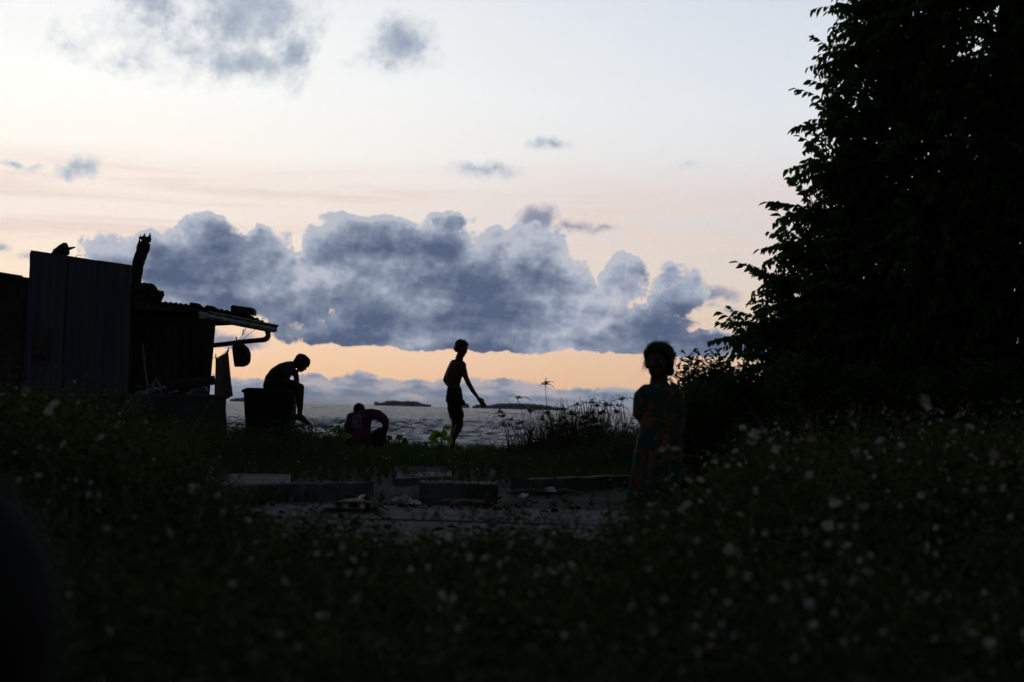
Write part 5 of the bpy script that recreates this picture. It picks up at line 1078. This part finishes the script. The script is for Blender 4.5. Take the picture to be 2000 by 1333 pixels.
def big_tree():
    D = 17.0; u = D / F; base = Vector((P(1930, 800, D).x, D + .3, 0)); root = empty('tree', base, 'huge dark leafy tree filling the right side, its crown spreading over the shrubs', 'tree')
    lobes = [(1925, 40, 245, 250, 1.25), (1885, 320, 235, 190, 1.3), (1845, 500, 240, 160, 1.3), (1765, 620, 225, 110, 1.1), (2150, 150, 380, 420, 1.7), (2120, 560, 400, 250, 1.6), (1990, -250, 330, 260, 1.4), (1920, 680, 330, 110, 1.2),
             (1770, 55, 100, 100, .5), (1725, 115, 78, 70, .4), (1690, 215, 58, 50, .3), (1672, 335, 62, 55, .3), (1740, 270, 75, 90, .4), (1648, 425, 62, 50, .32), (1705, 400, 80, 70, .4), (1600, 490, 62, 50, .3), (1570, 580, 68, 60, .32), (1528, 645, 62, 40, .28), (1650, 560, 95, 90, .45), (1610, 660, 105, 60, .4), (1700, 15, 50, 30, .25), (1480, 655, 42, 24, .2), (1640, 122, 30, 22, .12), (1628, 205, 24, 15, .1), (1625, 318, 48, 38, .22), (1640, 240, 40, 32, .2), (1592, 412, 42, 28, .2), (1545, 478, 22, 18, .12), (1512, 548, 24, 22, .14),
             (1530, 700, 70, 34, .4), (1640, 715, 120, 45, .5), (1770, 740, 150, 50, .6), (1900, 760, 160, 60, .6), (1720, 660, 150, 70, .6), (1950, 700, 160, 80, .6)]
    pos = []; dirs = []; sc = []
    for (x, y, rx, ry, dy) in lobes:
        c = np.array(P(x, y, D)); r = np.array((rx * u, dy, ry * u)); area = (r[0] * r[2] + r[0] * r[1] + r[1] * r[2]) * 4.19; n = int(area * 52) + 14
        v = rng.normal(size=(n, 3)); v /= np.linalg.norm(v, axis=1, keepdims=True); lump = 1 + .10 * np.sin(v[:, 0:1] * 7 + x) * np.sin(v[:, 2:3] * 8 + y) + .05 * np.sin(v[:, 1:2] * 13)
        rad = rng.uniform(.66, 1.0, (n, 1)) ** .8 * lump; p = c + v * r * rad - v * .16; d = v + rng.normal(0, .35, (n, 3)) + np.array((0, 0, .05)); pos.append(p); dirs.append(d); sc.append(rng.uniform(.75, 1.15, n))
    pos = np.concatenate(pos); dirs = np.concatenate(dirs); sc = np.concatenate(sc); k = pos[:, 2] > .55
    rot_scatter('crown', [twig_temp(i) for i in range(10)], pos[k], dirs[k], sc[k], M['tree'], root)
    mb = MB(); r = random.Random(2); tp = [base + Vector((0, 0, -.1)), base + Vector((.05, 0, .6)), base + Vector((-.05, .05, 1.4)), base + Vector((.1, 0, 2.4)), base + Vector((.3, .1, 4.2)), base + Vector((.4, .1, 6.0))]
    mb.tube(tp, [.42, .30, .26, .23, .17, .06], 14); mb.build('trunk', M['bark'], root, True)
    for (x, y, rx, ry, dy) in lobes[:20]:
        c = P(x, y, D); j = r.uniform(.15, .6); s = Vector(tp[2]).lerp(Vector(tp[4]), j * .8) if c.z > 2 else Vector(tp[2]); mb = MB(); mid = s.lerp(c, .5) + Vector((r.uniform(-.1, .1), r.uniform(-.1, .1), .12)); mb.tube([s, mid, c], [.09, .05, .015], 7); mb.build('limb', M['bark'], root, True)
big_tree()
def spire_temp(seed, h=1.0, dens=46):
    r = random.Random(seed); V = []; Fs = []; L = []; a = r.uniform(0, 6.28); pts = [Vector((.06 * math.cos(a) * t * t, .06 * math.sin(a) * t * t, h * t)) for t in (0, .3, .6, .85, 1)]; stem(V, Fs, pts, .005)
    for j in range(dens):
        t = .18 + .82 * (j / (dens - 1)); p = Vector((.06 * math.cos(a) * t * t, .06 * math.sin(a) * t * t, h * t)); w = j * 2.4; el = .35 + .5 * t; ln = .11 * (1.05 - t) + .045
        for q in (.45, .8, 1.0):
            bp = p + Vector((math.cos(w), math.sin(w), .6)) * ln * q * .8; ww = w + r.uniform(-1, 1); d, s, u = frame((math.cos(ww) * math.cos(el), math.sin(ww) * math.cos(el), math.sin(el) * r.uniform(.2, 1)), r.uniform(-.6, .6)); L.append((bp, d, s, u, r.uniform(.036, .055), r.uniform(.017, .025)))
    n = len(V); v2, f2 = leafset(L, .15); return V + v2, Fs + [tuple(i + n for i in q) for q in f2]
spires = [spire_temp(i) for i in range(6)]
def shrub(x, d, halfw, ytop, n, label, seed, k=.5):
    top = P(x, ytop, d).z; bx = P(x, 800, d).x; root = empty('shrub', (bx, d, 0), label, 'shrub', 'shrubs under the tree'); r = np.random.default_rng(seed); w = halfw * d / F
    n = int(n * 2.6); a = r.uniform(0, 6.28, n); q = np.sqrt(r.uniform(0, 1, n)); X = bx + np.cos(a) * q * w; Yd = d + np.sin(a) * q * max(w, .35); H = top * (1 - k * q ** 2) * r.uniform(.72, 1.0, n); H[:4] = top * r.uniform(.93, 1.0, 4); H[0] = top; X[0] = bx; Yd[0] = d; X[1:4] = bx + r.uniform(-.3, .3, 3) * w
    I = np.stack([X, Yd, np.zeros(n) - .02, r.uniform(0, 6.28, n), np.clip(H, .5, 1.1), H / np.clip(H, .5, 1.1), (X - bx) / w * .12, np.zeros(n)], -1)
    scatter('foliage', spires, I, M['shrub'], root)
    m_ = MB()
    for i in range(7): t = 6.28 * i / 7; m_.tube([Vector((bx, d, -.03)), Vector((bx + math.cos(t) * w * .3, d + math.sin(t) * .2, top * .35)), Vector((bx + math.cos(t) * w * .5, d + math.sin(t) * .3, top * .7))], [.018, .012, .005], 6)
    m_.build('stems', M['bark'], root)
shrub(1343, 16.0, 38, 688, 44, 'leafy shrub spire right beside the girl’s shoulder, leftmost of the shrubs', 1)
shrub(1393, 16.2, 46, 684, 55, 'pointed shrub second from the left, touching the lowest tree leaves', 2)
shrub(1368, 15.4, 60, 745, 80, 'lower bushy shrub in front of the two leftmost spires', 3, .3)
shrub(1460, 15.6, 80, 705, 110, 'broad dark shrub third along under the tree’s left edge', 4)
shrub(1560, 15.2, 85, 690, 80, 'dark shrub under the tree where small gaps of orange sky show', 5)
shrub(1680, 15.0, 95, 702, 90, 'dark shrub right of the small orange sky gaps', 6)
shrub(1800, 14.8, 95, 715, 90, 'dark shrub behind the two brightest white flowers at right', 7)
shrub(1920, 14.6, 100, 700, 90, 'dark shrub nearest the right edge of the view', 8)
shrub(2060, 14.6, 110, 690, 90, 'dark shrub cut by the right edge of the view', 9)
shrub(1425, 16.0, 70, 715, 80, 'shrub between the pointed shrub and the tree’s left edge', 13, .35)
shrub(1500, 18.5, 120, 730, 90, 'far shrub behind the others at the left under the tree', 10, .3)
shrub(1700, 19, 140, 725, 90, 'far shrub behind the others in the middle under the tree', 11, .3)
shrub(1920, 19, 150, 715, 90, 'far shrub behind the others at the right under the tree', 12, .3)
